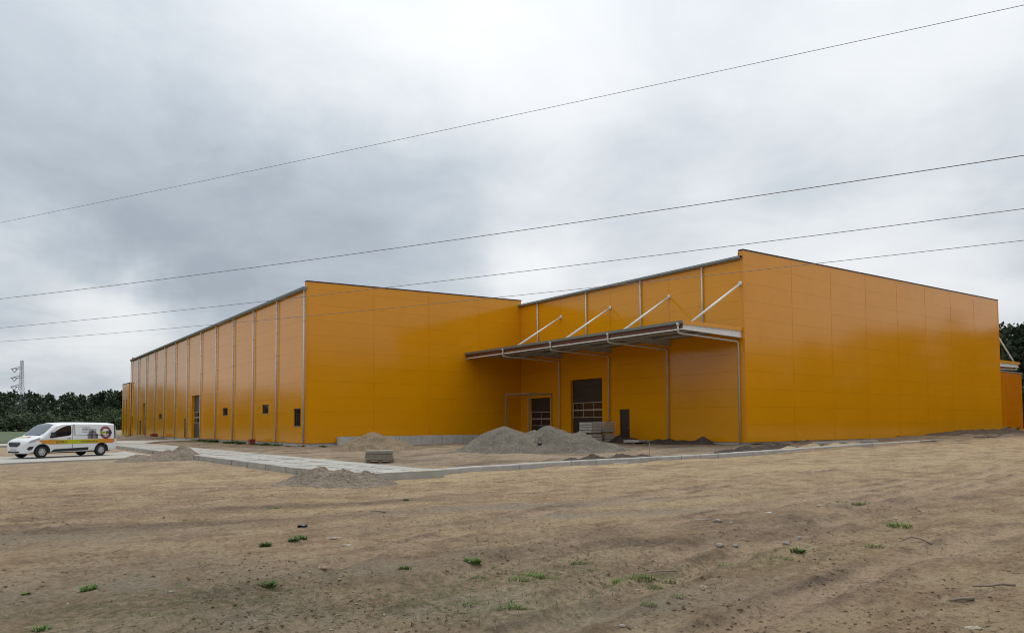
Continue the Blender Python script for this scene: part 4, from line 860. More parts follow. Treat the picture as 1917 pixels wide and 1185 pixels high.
def scrap(px, py, s, mat, label, cat, name, z=0., sub=1, squash=.5, seed=0, ground=True, elong=1.0):
    p = aZ(px, py, z); bm = bmesh.new(); bmesh.ops.create_icosphere(bm, subdivisions=2, radius=1); r = random.Random(seed+int(px*7+py))
    ph = [r.uniform(0, 6) for _ in range(6)]
    bmesh.ops.subdivide_edges(bm, edges=bm.edges[:], cuts=1, use_grid_fill=True)
    s = s*.64
    for v in bm.verts:
        c = v.co; k = r.uniform(.93, 1.07)*(1 if abs(c.x) < .7 else .93)*(1+.10*math.copysign(1, math.sin(3*c.x+2*c.y+ph[4])))+.18*math.sin(2.1*c.x+ph[0])+.14*math.sin(3.3*c.y+ph[1])+.12*math.sin(4.2*c.z+ph[2])+.07*math.sin(6*c.x+5*c.y+ph[3])
        v.co = Vector((c.x*k*s*elong, c.y*k*s*.75, c.z*k*s*squash))
    me = bpy.data.meshes.new(name); bm.to_mesh(me); bm.free(); o = link(name, me, mat, None, (p.x, p.y, gz(p.x, p.y)+s*squash*.2)); o.rotation_euler = (0, 0, r.uniform(0, 3) if elong == 1.0 else -.3); tag(o, label, cat); return o
scrap(603, 1058, .105, 'stone_red', 'large smooth brownish stone in the left foreground', 'stone', 'stone', squash=.62)
scrap(1824, 1170, .075, 'stone_pale', 'pale oblong stone at the bottom right', 'stone', 'stone', squash=.5, elong=1.6)
scrap(825, 1009, .085, 'white_plastic', 'white flat scrap lying on the sand in the middle foreground', 'scrap', 'scrap', squash=.3)
scrap(1439, 957, .09, 'white_plastic', 'white scrap on the soil below the broad gable', 'scrap', 'scrap', squash=.25)
scrap(565, 984, .16, 'black_foil', 'crumpled dark rag on the soil below the grey-brown heap', 'rag', 'rag', squash=.3)
scrap(627, 1002, .10, 'stone_pale', 'pale lump of mortar right of the weed clump', 'stone', 'stone', squash=.4, elong=1.6)
scrap(651, 1016, .11, 'stone_pale', 'pale rounded stone nearest below the mortar lump', 'stone', 'stone', squash=.4)
scrap(1344, 975, .12, 'stone_grey', 'flat grey stone, leftmost of the trio below the gable corner', 'stone', 'stone', squash=.4)
scrap(1346, 1028, .10, 'stone_grey', 'grey round stone in the rut of the right foreground', 'stone', 'stone', squash=.6)
scrap(1376, 1023, .07, 'stone_grey', 'small grey stone just right of the round one in the rut', 'stone', 'stone', squash=.6)
scrap(1368, 980, .07, 'stone_grey', 'small grey stone, rightmost of the trio below the gable corner', 'stone', 'stone', squash=.5)
scrap(1312, 972, .11, 'stone_grey', 'long grey stone tilted on the soil below the gable corner', 'stone', 'stone', squash=.4, elong=1.5)
scrap(1472, 1013, .09, 'stone_grey', 'left one of two grey stones above the weed in the right foreground', 'stone', 'stone', squash=.6)
scrap(1498, 1004, .09, 'stone_grey', 'right one of two grey stones above the weed in the right foreground', 'stone', 'stone', squash=.6)
scrap(1318, 1094, .07, 'stone_pale', 'pale stone right of the widest grass patch', 'stone', 'stone', squash=.6)
scrap(318, 1108, .06, 'stone_grey', 'grey stone in the dark soil at the lower left', 'stone', 'stone', squash=.7)
scrap(1165, 1168, .05, 'stone_grey', 'small grey stone near the bottom edge', 'stone', 'stone', squash=.6)
scrap(1535, 944, .08, 'stone_pale', 'pale stone left of the small grass tufts at the right', 'stone', 'stone', squash=.5)
scrap(1677, 968, .09, 'stone_pale', 'pale flat stone above the grass tuft at the right', 'stone', 'stone', squash=.35)
b = scrap(983, 842, .22, 'black_foil', 'crumpled dark blue rag at the front of the gravel heap', 'rag', 'rag', z=.25, squash=.6); rb = aZ(983, 845, .25); b.location = (24.15, 29.75, .62)
def stick(px, py, pts, r, label):
    p = aZ(px, py); z = gz(p.x, p.y); mb = MB(); mb.tube([(a, b_, c) for a, b_, c in pts], [r*(1-.5*i/(len(pts)-1)) for i in range(len(pts))], 7)
    tag(mb.build('stick', 'twig', None, True, loc=(p.x, p.y, z+r)), label, 'stick')
stick(1862, 1100, [(.22, -.10, .01), (.08, -.03, .03), (-.05, .02, .02), (-.2, .12, .02)], .016, 'forked dry stick at the lower right')
stick(1800, 1122, [(.13, -.05, .01), (0, 0, .02), (-.12, .05, .01)], .02, 'thick short stick at the lower right, left of the forked one')
stick(1718, 1014, [(.06, -.16, .0), (.09, .0, .05), (.02, .10, .07), (-.12, .14, .03)], .014, 'curved stick arching off the soil at the right')
stick(1228, 1068, [(.3, -.05, .01), (.0, .0, .03), (-.3, .03, .02)], .009, 'long straw stalk above the widest grass patch')
stick(705, 958, [(.14, -.1, .01), (.02, .0, .03), (-.1, .1, .02)], .016, 'pale curled stick on the sand in the middle')
# ------------------------------------------------------------------ overhead wires
wd = Vector((-.4497, .8932, 0)); wn = Vector((-.8932, -.4497, 0))
for nm, off, c2, c1, c0, r, lb in (('A', 25.145, .00012, .0006, 13.82, .009, 'uppermost overhead wire crossing the sky high above the halls'),
                                   ('B', 26.133, .00030, -.0125, 9.615, .014, 'second overhead wire from the top, clear of both roofs'),
                                   ('C', 32.509, .00024, -.0165, 9.52, .014, 'third overhead wire from the top, grazing the left roof'),
                                   ('D', 38.436, .00022, -.0160, 9.545, .014, 'lowest overhead wire, passing in front of both orange halls')):
    pts = []
    for k in range(61):
        s = -70+k*3.4; pts.append(tuple(-wn*off*1.0+wd*s+Vector((0, 0, c0+c1*s+c2*s*s))))
    mb = MB(); mb.tube(pts, r, 6); tag(mb.build('power_line', 'wire', None, True, org=pts[0], loc=pts[0]), lb, 'wire')
# ------------------------------------------------------------------ lattice pylon
def pylon():
    p = aD(38, 803, 285); base = (p.x, p.y, 0)
    t = thing('lattice_pylon', 'grey lattice pylon with three arms in front of the distant forest', 'pylon', base, -YAW-.05)
    H = 28.0
    def half(z): return np.interp(z, [0, 14, 17.5, H], [1.9, 1.1, .62, .36])
    leg = []
    for sx, sy in ((-1, -1), (1, -1), (1, 1), (-1, 1)):
        b = MB(); zs = [0, 14, 17.5, H]
        for a, c in zip(zs[:-1], zs[1:]): b.bar((sx*half(a), sy*half(a), a), (sx*half(c), sy*half(c), c), .085)
        b.build('leg', 'lattice', t)
    zs = [0]; 
    while zs[-1] < H-.5: zs.append(min(H, zs[-1]+max(1.0, half(zs[-1])*1.7)))
    for fx in range(4):
        b = MB()
        for a, c in zip(zs[:-1], zs[1:]):
            ha, hc = half(a), half(c); q = [((-1, -1), (1, -1)), ((1, -1), (1, 1)), ((1, 1), (-1, 1)), ((-1, 1), (-1, -1))][fx]
            P = lambda s, h, z: (s[0]*h, s[1]*h, z)
            b.bar(P(q[0], ha, a), P(q[1], hc, c), .038); b.bar(P(q[1], ha, a), P(q[0], hc, c), .038); b.bar(P(q[0], hc, c), P(q[1], hc, c), .038)
        b.build('bracing', 'lattice', t)
    for z in (17.6, 21.1, 24.6):
        b = MB(); x0 = -half(z)
        for sy in (-1, 1): b.bar((x0, sy*half(z), z), (-4.6, 0, z), .12); b.bar((x0, sy*half(z), z+.9), (-4.6, 0, z), .10)
        b.bar((-2.4, .25, z), (-2.4, -.25, z+.45), .07); b.build('arm', 'lattice', t)
        i = MB(); i.bar((-4.2, 0, z), (-3.0, 0, z-1.3), .16); i.bar((-1.8, 0, z), (-3.0, 0, z-1.3), .16); i.build('insulator', 'insulator', t)
pylon()
# ------------------------------------------------------------------ trees
def crown_mesh(seed, kind):
    """leaf-clump crowns; unit: metres, trunk base at origin"""
    r = random.Random(seed); V = []; Fc = []
    def clump(c, s, flat=.5):
        n = Vector((r.gauss(0, 1), r.gauss(0, 1), r.gauss(0, 1)+flat)).normalized(); u = n.orthogonal().normalized(); u = (Matrix.Rotation(r.uniform(0, 6.28), 3, n) @ u); w = n.cross(u)
        k = 5; o = len(V)
        for j in range(k):
            a = 6.283*j/k; q = s*r.uniform(.55, 1.15); V.append(tuple(c+u*math.cos(a)*q+w*math.sin(a)*q+n*r.uniform(-.2, .2)*s))
        Fc.append(tuple(range(o, o+k)))
    if kind == 'pine':
        H = 16; 
        for b in range(46):
            z = H*(.30+.68*(b/46)**.8); L_ = (1-((z/H-.30)/.72)**2.0)*3.0*r.uniform(.5, 1.15)+.35; a = r.uniform(0, 6.28)
            for k in range(14):
                t = r.uniform(.2, 1)**.6; c = Vector((math.cos(a)*L_*t, math.sin(a)*L_*t, z+.35*t*r.uniform(-1, 1.2)))+Vector((r.gauss(0, .28), r.gauss(0, .28), r.gauss(0, .22)))
                clump(c, r.uniform(.22, .5))
    elif kind == 'spruce':
        H = 17
        for b in range(60):
            f = b/60; z = H*(.16+.83*f); L_ = (1-f)**.85*3.0*r.uniform(.7, 1.1)+.12; a = r.uniform(0, 6.28)
            for k in range(max(5, int(14*(1-f)))):
                t = r.uniform(.15, 1); c = Vector((math.cos(a)*L_*t, math.sin(a)*L_*t, z-.25*L_*t+r.gauss(0, .12)))+Vector((r.gauss(0, .2), r.gauss(0, .2), 0)); clump(c, r.uniform(.18, .42))
    else:
        H = 13; lobes = [(Vector((r.gauss(0, 1.6), r.gauss(0, 1.6), r.uniform(5.5, 11.2))), r.uniform(1.2, 2.3)) for _ in range(13)]
        for c0, s0 in lobes:
            for k in range(58):
                d = Vector((r.gauss(0, 1), r.gauss(0, 1), r.gauss(0, 1))).normalized()*s0*r.uniform(.55, 1.05); clump(c0+d, r.uniform(.2, .46))
    me = bpy.data.meshes.new('crown'); me.from_pydata(V, [], Fc); me.materials.append(M['broadleaf' if kind == 'birch' else 'pine']); return me
def trunk_mesh(seed, kind):
    r = random.Random(seed); H = {'pine': 15.4, 'spruce': 16.6, 'birch': 11.5}[kind]; mb = MB(); pts = []; x = y = 0
    for k in range(8): pts.append((x, y, H*k/7-.3)); x += r.gauss(0, .12); y += r.gauss(0, .12)
    mb.tube(pts, [.21*(1-.85*k/7)+.02 for k in range(8)], 7)
    for k in range(7):
        z = H*r.uniform(.4, .85); a = r.uniform(0, 6.28); L_ = r.uniform(1.0, 2.2); mb.tube([(0, 0, z), (math.cos(a)*L_*.5, math.sin(a)*L_*.5, z+.3), (math.cos(a)*L_, math.sin(a)*L_, z+.7)], [.06, .04, .02], 5)
    me = bpy.data.meshes.new('trunk'); me.from_pydata(mb.v, [], mb.f); me.materials.append(M['birch_bark' if kind == 'birch' else 'bark']); return me
TV = {k: [(crown_mesh(s*13+len(k), k), trunk_mesh(s, k)) for s in range(4 if k == 'pine' else 3)] for k in ('pine', 'spruce', 'birch')}
def tree(name, kind, x, y, h, label, group, v=None, sx=1.0):
    base = {'pine': 16, 'spruce': 17, 'birch': 13}[kind]; s = h/base
    t = thing(name, label, 'tree', (x, y, -.05), random.uniform(0, 6.28), group); t.scale = (s*sx, s*sx, s)
    cm, tm = random.choice(TV[kind]) if v is None else TV[kind][v]
    link('crown', cm, None, t); link('trunk', tm, None, t)
# skyline of the forest left of the halls: (pixel x, pixel y of the tree top)
NTH = ['first', 'second', 'third', 'fourth', 'fifth', 'sixth', 'seventh', 'eighth', 'ninth', 'tenth', 'eleventh', 'twelfth', 'thirteenth', 'fourteenth', 'fifteenth', 'sixteenth', 'seventeenth', 'eighteenth', 'nineteenth', 'twentieth', 'twenty-first', 'twenty-second', 'twenty-third', 'twenty-fourth', 'twenty-fifth', 'twenty-sixth']
SK = [(-20, 736), (8, 737), (22, 735), (35, 739), (50, 738), (63, 744), (76, 745), (88, 741), (100, 747), (112, 750), (122, 740), (130, 737), (138, 745), (146, 745), (156, 748), (166, 745), (176, 743), (184, 738), (192, 736), (200, 733), (207, 730), (214, 734), (222, 735), (231, 733), (240, 735)]
for i, (px, py) in enumerate(SK):
    d = 318+random.uniform(-6, 6); p = aD(px, py, d); kind = 'pine' if i % 5 else 'spruce'
    tree('pine_tree' if kind == 'pine' else 'spruce_tree', kind, p.x, p.y, p.z+.6, f'dark evergreen on the distant forest skyline at the left, {NTH[i]} from the left', 'trees of the distant forest edge', sx=1.25)
for i in range(24):
    px = -15+i*10.5+random.uniform(-4, 4); d = 304+random.uniform(-5, 5); p = aD(px, random.uniform(752, 772), d)
    k = 'birch' if i % 3 == 0 else 'pine'
    tree('birch_tree' if k == 'birch' else 'pine_tree', k, p.x, p.y, p.z+.3, f"lower {'leafy tree' if k == 'birch' else 'dark pine'} in the front row of the distant forest edge, {NTH[i]} from the left", 'lower trees at the forest edge', sx=1.35)
for px, lb in ((204, 'left one of two pale-trunked birches by the end of the long hall'), (215, 'right one of two pale-trunked birches by the end of the long hall')):
    p = aD(px, 765, 296); tree('birch_tree', 'birch', p.x, p.y, p.z+.5, lb, None, sx=.8)
SKR = [(1868, 606, 'spruce'), (1877, 600, 'spruce'), (1886, 612, 'pine'), (1893, 602, 'spruce'), (1901, 611, 'pine'), (1909, 608, 'spruce'), (1917, 606, 'pine'), (1928, 600, 'spruce'), (1940, 610, 'pine'), (1873, 630, 'pine'), (1897, 632, 'pine'), (1912, 634, 'pine')]
SKR.sort()
for i, (px, py, k) in enumerate(SKR):
    d = 128+random.uniform(-5, 8)-(10 if py > 625 else 0); p = aD(px, py, d); tree(k+'_tree', k, p.x, p.y, p.z, f"{'slender pointed' if k == 'spruce' else 'broad dark'} evergreen behind the hall at the right edge, {NTH[i]} from the left", 'trees behind the hall at the right edge', sx=.95)
# the rest of the wood round the site: one joined mass
def mass(name, spots, label):
    data = []
    for kind in TV:
        for cm, tm in TV[kind]:
            for me in (cm,):
                n = len(me.vertices); co = np.empty(n*3, np.float32); me.vertices.foreach_get('co', co)
                data.append((kind, co.reshape(-1, 3), np.array([list(p.vertices) for p in me.polygons])))
    Vs = []; Fs = []; o = 0
    for x, y, h in spots:
        low = h < 8.5; kind, co, fa = random.choice(data[7:] if low else data[:7]); s = h/(7.5 if low else 16.5); a = random.uniform(0, 6.28); c, s_ = math.cos(a), math.sin(a)
        V = np.stack([(co[:, 0]*c-co[:, 1]*s_)*s*1.35+x, (co[:, 0]*s_+co[:, 1]*c)*s*1.35+y, (co[:, 2]-(4.6 if low else 0))*s-.05], 1); Vs.append(V); Fs.append(fa+o); o += len(V)
    ob = link(name, npmesh(name, np.vstack(Vs), np.vstack(Fs)), 'pine'); tag(ob, label, None, None, 'stuff')
sp = []
for i in range(95):       # second rows behind the left edge and on towards the west
    f = i/95; x = -170+f*235; sp.append((x+random.uniform(-3, 3), 358+random.uniform(-10, 14)-max(0, x)*.15, random.uniform(13, 17) if x > -8 else random.uniform(18, 22)))
for i in range(60): sp.append((-175+i*2.9+random.uniform(-1, 1), 335+random.uniform(-5, 5), random.uniform(9, 13)))
for i in range(170): sp.append((-150+i*1.32+random.uniform(-1, 1), 322+random.uniform(-4, 6), random.uniform(3.5, 7)))
for i in range(120): sp.append((-100+i*1.5+random.uniform(-1, 1), 345+random.uniform(-4, 6), random.uniform(6, 10)))
mass('forest', sp, 'distant dark forest belt across the meadow')
sp = []
def along(pts, step, h0, h1, depth):
    for (xa, ya), (xb, yb) in zip(pts[:-1], pts[1:]):
        n = int(math.hypot(xb-xa, yb-ya)/step)
        for i in range(n):
            for r_ in range(depth): sp.append((xa+(xb-xa)*(i+random.random())/n+random.uniform(-2, 2)+r_*2, ya+(yb-ya)*(i+random.random())/n+random.uniform(-2, 2)-r_*2, random.uniform(h0, h1)))
along([(142, 40), (134, 15)], 3.4, 16, 20, 2); along([(134, 15), (130, -40)], 3.4, 16, 20, 2); along([(130, -40), (100, -65)], 3.6, 16, 20, 2); along([(100, -65), (40, -78), (-30, -75)], 3.6, 18, 23, 2)
along([(138, 42), (130, 15), (126, -40), (97, -62), (40, -75), (-30, -72)], 1.9, 5, 8.4, 1); along([(139, 43), (131, 15), (127, -40), (98, -62), (40, -75), (-30, -72)], 1.9, 6, 8.4, 1)
along([(-175, 345), (-240, 260), (-250, 120), (-225, 20), (-140, -62), (-30, -75)], 4.0, 20, 25, 1); along([(-174, 342), (-236, 258), (-246, 120), (-221, 22), (-138, -59), (-30, -72)], 3.2, 6, 8.4, 1)
mass('forest', sp, 'pine wood standing round the site at the right')
# ------------------------------------------------------------------ grass tufts and weeds
def tuft_mesh(seed, n, h, spread, leaf=False):
    r = random.Random(seed); V = []; Fc = []
    for k in range(n):
        a = r.uniform(0, 6.28); d = spread*math.sqrt(r.random()); bx, by = math.cos(a)*d, math.sin(a)*d; la = a+r.gauss(0, .9); ln = h*r.uniform(.45, 1.1); lean = r.uniform(.25, 1.0)
        w = h*r.uniform(.03, .06)*(2.2 if leaf else 1); ux, uy = -math.sin(la), math.cos(la); o = len(V)
        for t, ww in ((0, .7), (.45, 1.0), (.8, .6), (1.0, .05)):
            q = ln*lean*t*t; z = ln*(t-.35*lean*t*t); cx, cy = bx+math.cos(la)*q, by+math.sin(la)*q
            V += [(cx-ux*w*ww, cy-uy*w*ww, z-.01), (cx+ux*w*ww, cy+uy*w*ww, z-.01)]
        Fc += [(o, o+1, o+3, o+2), (o+2, o+3, o+5, o+4), (o+4, o+5, o+7, o+6)]
    me = bpy.data.meshes.new('tuft'); me.from_pydata(V, [], Fc); return me
TU = [tuft_mesh(s, 150, .085, .15) for s in range(4)]; WE = [tuft_mesh(50+s, 80, .11, .09, True) for s in range(4)]
for me in TU: me.materials.append(M['grass'])
for me in WE: me.materials.append(M['weed'])
tufts = [(164, 1099, 1.0, 1), (253, 1073, .5, 0), (342, 1089, .5, 0), (48, 1104, .5, 1), (287, 1146, .8, 0), (79, 1170, .7, 1), (497, 1022, 1.0, 1), (550, 1010, .9, 1), (563, 1006, 1.1, 1), (510, 951, .9, 0), (760, 935, .8, 1),
         (502, 1095, 1.0, 1), (885, 1050, 1.2, 1), (759, 1066, .8, 1), (880, 1128, .6, 0), (955, 1136, .9, 0), (897, 1082, .5, 0), (548, 1100, .4, 0), (998, 1073, 1.1, 0), (970, 1083, .9, 0), (967, 1136, .8, 0), (1165, 1088, .85, 0), (1203, 1085, 1.1, 0),
         (1222, 1088, .8, 0), (1249, 1078, .8, 0), (1215, 1128, .6, 0), (1083, 1051, .7, 0), (1269, 1116, .6, 0), (1363, 1046, .9, 0), (1577, 938, .9, 0), (1612, 940, 1.4, 0), (1683, 985, 1.5, 0), (1634, 1022, 1.1, 0), (1493, 1030, 1.0, 1), (1459, 1041, .8, 0), (930, 1055, .5, 0), (1040, 1078, .7, 0), (1110, 1062, .5, 0)]
rows = {0: 'foreground', 1: 'foreground'}
for i, (px, py, s, k) in enumerate(tufts):
    p = aZ(px, py); nm = 'weed' if k else 'grass_tuft'; o = link(nm, (WE if k else TU)[i % 4], None, None, (p.x, p.y, gz(p.x, p.y)-.01))
    o.scale = (s*.85, s*.85, s*.8); o.rotation_euler = (0, 0, i*1.7)
    hz = 'at the far left' if px < 300 else 'left of the middle' if px < 700 else 'in the middle' if px < 1120 else 'right of the middle' if px < 1420 else 'at the right'
    vz = 'far back on soil' if py < 960 else 'midway up the soil' if py < 1045 else 'low in the foreground' if py < 1110 else 'near the bottom edge'
    tag(o, f"{'large' if s > 1.05 else 'small' if s < .75 else 'medium'} {'leafy weed' if k else 'green grass tuft'} {vz}, {hz}", 'weed' if k else 'grass', 'weeds scattered on the site' if k else 'grass tufts scattered on the site')
_seen = {}
for o in [o for o in COL.objects if o.name.startswith(('weed', 'grass_tuft')) and 'label' in o]: _seen.setdefault(o['label'], []).append(o)
for lb, os_ in _seen.items():
    if len(os_) > 1:
        os_.sort(key=lambda o: o.location.dot(R0)/o.location.dot(DV))
        for k, o in enumerate(os_): o['label'] = f"{lb}, {NTH[k]} from the left"
WB = [tuft_mesh(90+s, 90, .42, .34, True) for s in range(3)]
for me in WB: me.materials.append(M['weed'])
for i, (px, py, s, lb) in enumerate(((562, 833, .9, 'leafy weed clump right beside the corner downspout'), (604, 844, .8, 'leafy weed clump at the concrete plinth by the red tub'), (452, 827, 1.1, 'broad weed clump left of the red tub under the downspout'), (438, 826, 1.2, 'broad weed clump second left of the red tub'),
                                    (497, 829, 1.2, 'broad weed clump right of the red tub under the downspout'), (520, 831, 1.0, 'weed clump below the second downspout'), (400, 823, 1.3, 'weed clump below the small window of the long hall'), (378, 821, 1.3, 'weed clump right of the large door of the long hall'), (425, 824, 1.0, 'weed clump between the small window and the red tub'), (390, 822, 1.2, 'weed clump between the large door and the small window'), (362, 821, 1.1, 'weed clump close to the sill of the large door'), (278, 816, 1.5, 'weed clump left of the far red tub'),
                                    (478, 828, .8, 'small weed clump touching the right of the red tub'), (540, 833, .7, 'small weed clump above the orange drain pipe'))):
    p = aX(px, py, 19.2 if px < 590 else 20.9); o = link('weed_clump', WB[i % 3], None, None, (p.x, p.y, -.02)); o.scale = (s, s, s*.8); o.rotation_euler = (0, 0, i*2.1); tag(o, lb, 'weed', 'weeds along the foot of the long hall')
p = aY(1885, 806, 31); o = link('weed_clump', WB[0], None, None, (p.x, p.y, .4)); o.scale = (3.4, 3, 2.2); tag(o, 'large green weed clump at the right corner of the gable', 'weed')
# loose clods and pebbles, uncountable
def clods(name, n, mat, smin, smax, seed, label, rmax=26):
    r = np.random.default_rng(seed); bm = bmesh.new(); bmesh.ops.create_icosphere(bm, subdivisions=1, radius=1); base = np.array([v.co[:] for v in bm.verts]); fa = np.array([[v.index for v in f.verts] for f in bm.faces]); bm.free()
    ang = YAW+r.uniform(-.70, .70, n*2); rad = 4*np.exp(r.random(n*2)**.8*math.log(rmax/4)); x = rad*np.sin(ang); y = rad*np.cos(ang)
    keep = (vnoise(x/1.3+seed, y/1.3)+.5*vnoise(x/.4, y/.4) > .72) & ~((x > 8.6) & (y > 19.2)); x, y = x[keep][:n], y[keep][:n]; n = len(x)
    s = smin*(smax/smin)**(r.random(n)**2.6); z = gheight(x, y)+s*.15
    k = base[None]*(1+r.normal(0, .30, (n, len(base), 1)))*s[:, None, None]*np.array([1, .8, .55])
    a = r.uniform(0, 6.28, n); c, q = np.cos(a)[:, None], np.sin(a)[:, None]; V = np.stack([k[..., 0]*c-k[..., 1]*q+x[:, None], k[..., 0]*q+k[..., 1]*c+y[:, None], k[..., 2]+z[:, None]], -1).reshape(-1, 3)
    Fq = (fa[None]+np.arange(n)[:, None, None]*len(base)).reshape(-1, 3)
    o = link(name, npmesh(name, V, Fq, False), mat); tag(o, label, None, None, 'stuff')
clods('soil_clods', 20000, 'soil', .004, .022, 5, 'loose soil clods strewn over the bare ground')
clods('pebbles', 1500, 'stone_pale', .005, .022, 8, 'pale pebbles strewn over the bare ground', 20)
def sprouts():
    r = np.random.default_rng(21); V = []; Fc = []
    for px, py, n, sp_ in ((900, 1090, 260, 1.1), (1190, 1085, 220, .7), (960, 1140, 160, .6), (800, 1135, 150, .9), (300, 1135, 120, 1.2), (1400, 1050, 140, 1.0), (1480, 1035, 80, .6), (120, 1150, 80, 1.0), (1650, 1000, 80, .9), (640, 1100, 70, .9), (1080, 1055, 120, .8)):
        c = aZ(px, py)
        for k in range(n):
            x, y = c.x+r.normal(0, sp_), c.y+r.normal(0, sp_*.5); z = gz(x, y); h = r.uniform(.015, .05); a = r.uniform(0, 6.28); w = r.uniform(.002, .005); dx, dy = math.cos(a), math.sin(a); o = len(V)
            V += [(x-dy*w, y+dx*w, z-.005), (x+dy*w, y-dx*w, z-.005), (x+dx*h*.8, y+dy*h*.8, z+h)]; Fc.append((o, o+1, o+2))
    me = bpy.data.meshes.new('sprouts'); me.from_pydata(V, [], Fc); o = link('grass_sprouts', me, 'grass'); tag(o, 'sparse short grass sprouting on the soil', None, None, 'stuff')
sprouts()
# ------------------------------------------------------------------ delivery van
def van():
    a = aZ(76, 857.5, -.05); b = aZ(187, 852.5, -.05)          # near-side front and rear wheel contact
    fwd = Vector((a.x-b.x, a.y-b.y, 0)).normalized(); left = Vector((-fwd.y, fwd.x, 0))
    WB_ = 3.5; mid = (Vector((a.x, a.y, 0))+Vector((b.x, b.y, 0)))/2-left*.84*1
    t = thing('delivery_van', 'white delivery van with orange-yellow stripe and round logo on the road at the left', 'van', (mid.x, mid.y, -.05), math.atan2(fwd.y, fwd.x))
    xf, xr = WB_/2, -WB_/2
    TOPX = [-2.78, -2.74, -2.66, -2.4, -1.0, 0.0, .55, .92, 1.10, 1.42, 1.72, 1.92, 2.30, 2.52, 2.62, 2.68]
    TOPZ = [1.55, 1.84, 1.91, 1.945, 1.965, 1.965, 1.945, 1.87, 1.77, 1.51, 1.265, 1.205, 1.095, 1.00, .90, .62]
    WX = [-2.78, -2.70, -2.5, -1.0, 1.2, 1.9, 2.25, 2.45, 2.58, 2.66, 2.68]; WW = [.88, .93, .955, .965, .965, .955, .91, .84, .72, .56, .46]
    ztop = lambda x: float(np.interp(x, TOPX, TOPZ)); wid = lambda x: float(np.interp(x, WX, WW))
    zbot = lambda x: float(np.interp(x, [-2.78, -2.6, -2.2, 2.2, 2.55, 2.68], [.42, .34, .30, .30, .26, .32]))
    def side(x, z):
        w = wid(x); zb = zbot(x)
        k = 1-.05*max(0, 1-(z-zb)/.22)**2
        if z > 1.12: k -= .115*((z-1.12)/.85)**1.35
        k += .012*math.exp(-((z-.80)/.10)**2)
        return w*k
    def hh(x): return .16+.05*float(np.interp(x, [.4, 1.5], [0, 1]))
    def section(x, n_side=22, n_top=12):
        zt = ztop(x); zb = zbot(x); h = min(hh(x), (zt-zb)*.5); zs = zt-h; pts = []
        for i in range(n_side): z = zb+(zs-zb)*i/(n_side-1); pts.append((side(x, z), z))
        ys = side(x, zs)
        for i in range(1, n_top+1):
            th = math.pi/2*i/n_top; p = 2.6; cc, ss = math.cos(th)**(2/p), math.sin(th)**(2/p); pts.append((ys*cc if i < n_top else 0, zs+h*ss))
        return pts
    def topz(x, y):
        zt = ztop(x); h = min(hh(x), (zt-zbot(x))*.5); zs = zt-h; ys = side(x, zs); q = min(abs(y)/ys, .999); return zs+h*(1-q**2.6)**(1/2.6)
    xs = sorted(set([round(v, 3) for v in np.linspace(-2.78, 2.68, 130)]+TOPX)); mb = MB(); secs = [section(x) for x in xs]; n = len(secs[0]); full = 2*n-1
    for x, s in zip(xs, secs):
        for y, z in s: mb.v.append((x, y, z))
        for y, z in reversed(s[:-1]): mb.v.append((x, -y, z))
    for i in range(len(xs)-1):
        for j in range(full-1):
            ids = (i*full+j, (i+1)*full+j, (i+1)*full+j+1, i*full+j+1); c = sum((Vector(mb.v[k]) for k in ids), Vector())/4
            if abs(c.y) > .45 and any(math.hypot(c.x-xa, c.z-.34) < .405 for xa in (xf, xr)): continue
            mb.f.append(ids)
    mb.f.append(tuple(range(full))); mb.f.append(tuple((len(xs)-1)*full+j for j in reversed(range(full))))
    for i in range(len(xs)-1):
        if not any(abs((xs[i]+xs[i+1])/2-xa) < .42 for xa in (xf, xr)): mb.f.append((i*full, i*full+full-1, (i+1)*full+full-1, (i+1)*full))
    M['van_white'] = simple('white_van_paint', (.78, .79, .80), .22, 0, .03, 2)
    M['van_black'] = simple('black_plastic', (.022, .022, .026), .5); M['tyre'] = simple('tyre_rubber', (.022, .022, .024), .8)
    M['rim'] = simple('wheel_cover', (.55, .56, .56), .35, .3); M['van_glass'] = simple('tinted_glass', (.012, .013, .016), .03, spec=.6)
    M['windscreen'] = simple('windscreen_glass', (.10, .12, .14), .03, spec=1.0); M['lamp'] = simple('headlamp_glass', (.42, .43, .42), .08, spec=.8); M['tail'] = simple('tail_lamp', (.16, .01, .012), .2); M['plate'] = simple('number_plate', (.55, .55, .52), .5)
    body = mb.build('body', 'van_white', t, True)
    def patch(name, poly, fn, mat, step=.09, parent=body, thick=.0):
        bm = bmesh.new(); f = bm.faces.new([bm.verts.new((p[0], p[1], 0)) for p in poly]); mn = [min(p[i] for p in poly) for i in (0, 1)]; mx = [max(p[i] for p in poly) for i in (0, 1)]
        for ax in (0, 1):
            c = mn[ax]+step
            while c < mx[ax]:
                co = [0, 0, 0]; co[ax] = c; no = [0, 0, 0]; no[ax] = 1; bmesh.ops.bisect_plane(bm, geom=bm.verts[:]+bm.edges[:]+bm.faces[:], plane_co=co, plane_no=no); c += step
        for v in bm.verts: v.co = fn(v.co.x, v.co.y)
        me = bpy.data.meshes.new(name); bm.to_mesh(me); bm.free(); me.polygons.foreach_set('use_smooth', [True]*len(me.polygons)); return link(name, me, mat, parent)
    def S(off, sgn=1): return lambda x, z: Vector((x, sgn*(side(x, z)+off), z))
    def T(off): return lambda x, y: Vector((x, y, topz(x, y)+off))
    win = [(1.36, 1.155), (1.22, 1.31), (1.00, 1.47), (.78, 1.60), (.55, 1.70), (.36, 1.76), (.16, 1.78), (.10, 1.74), (.10, 1.40), (.14, 1.26), (.24, 1.21), (1.24, 1.09), (1.33, 1.10)]
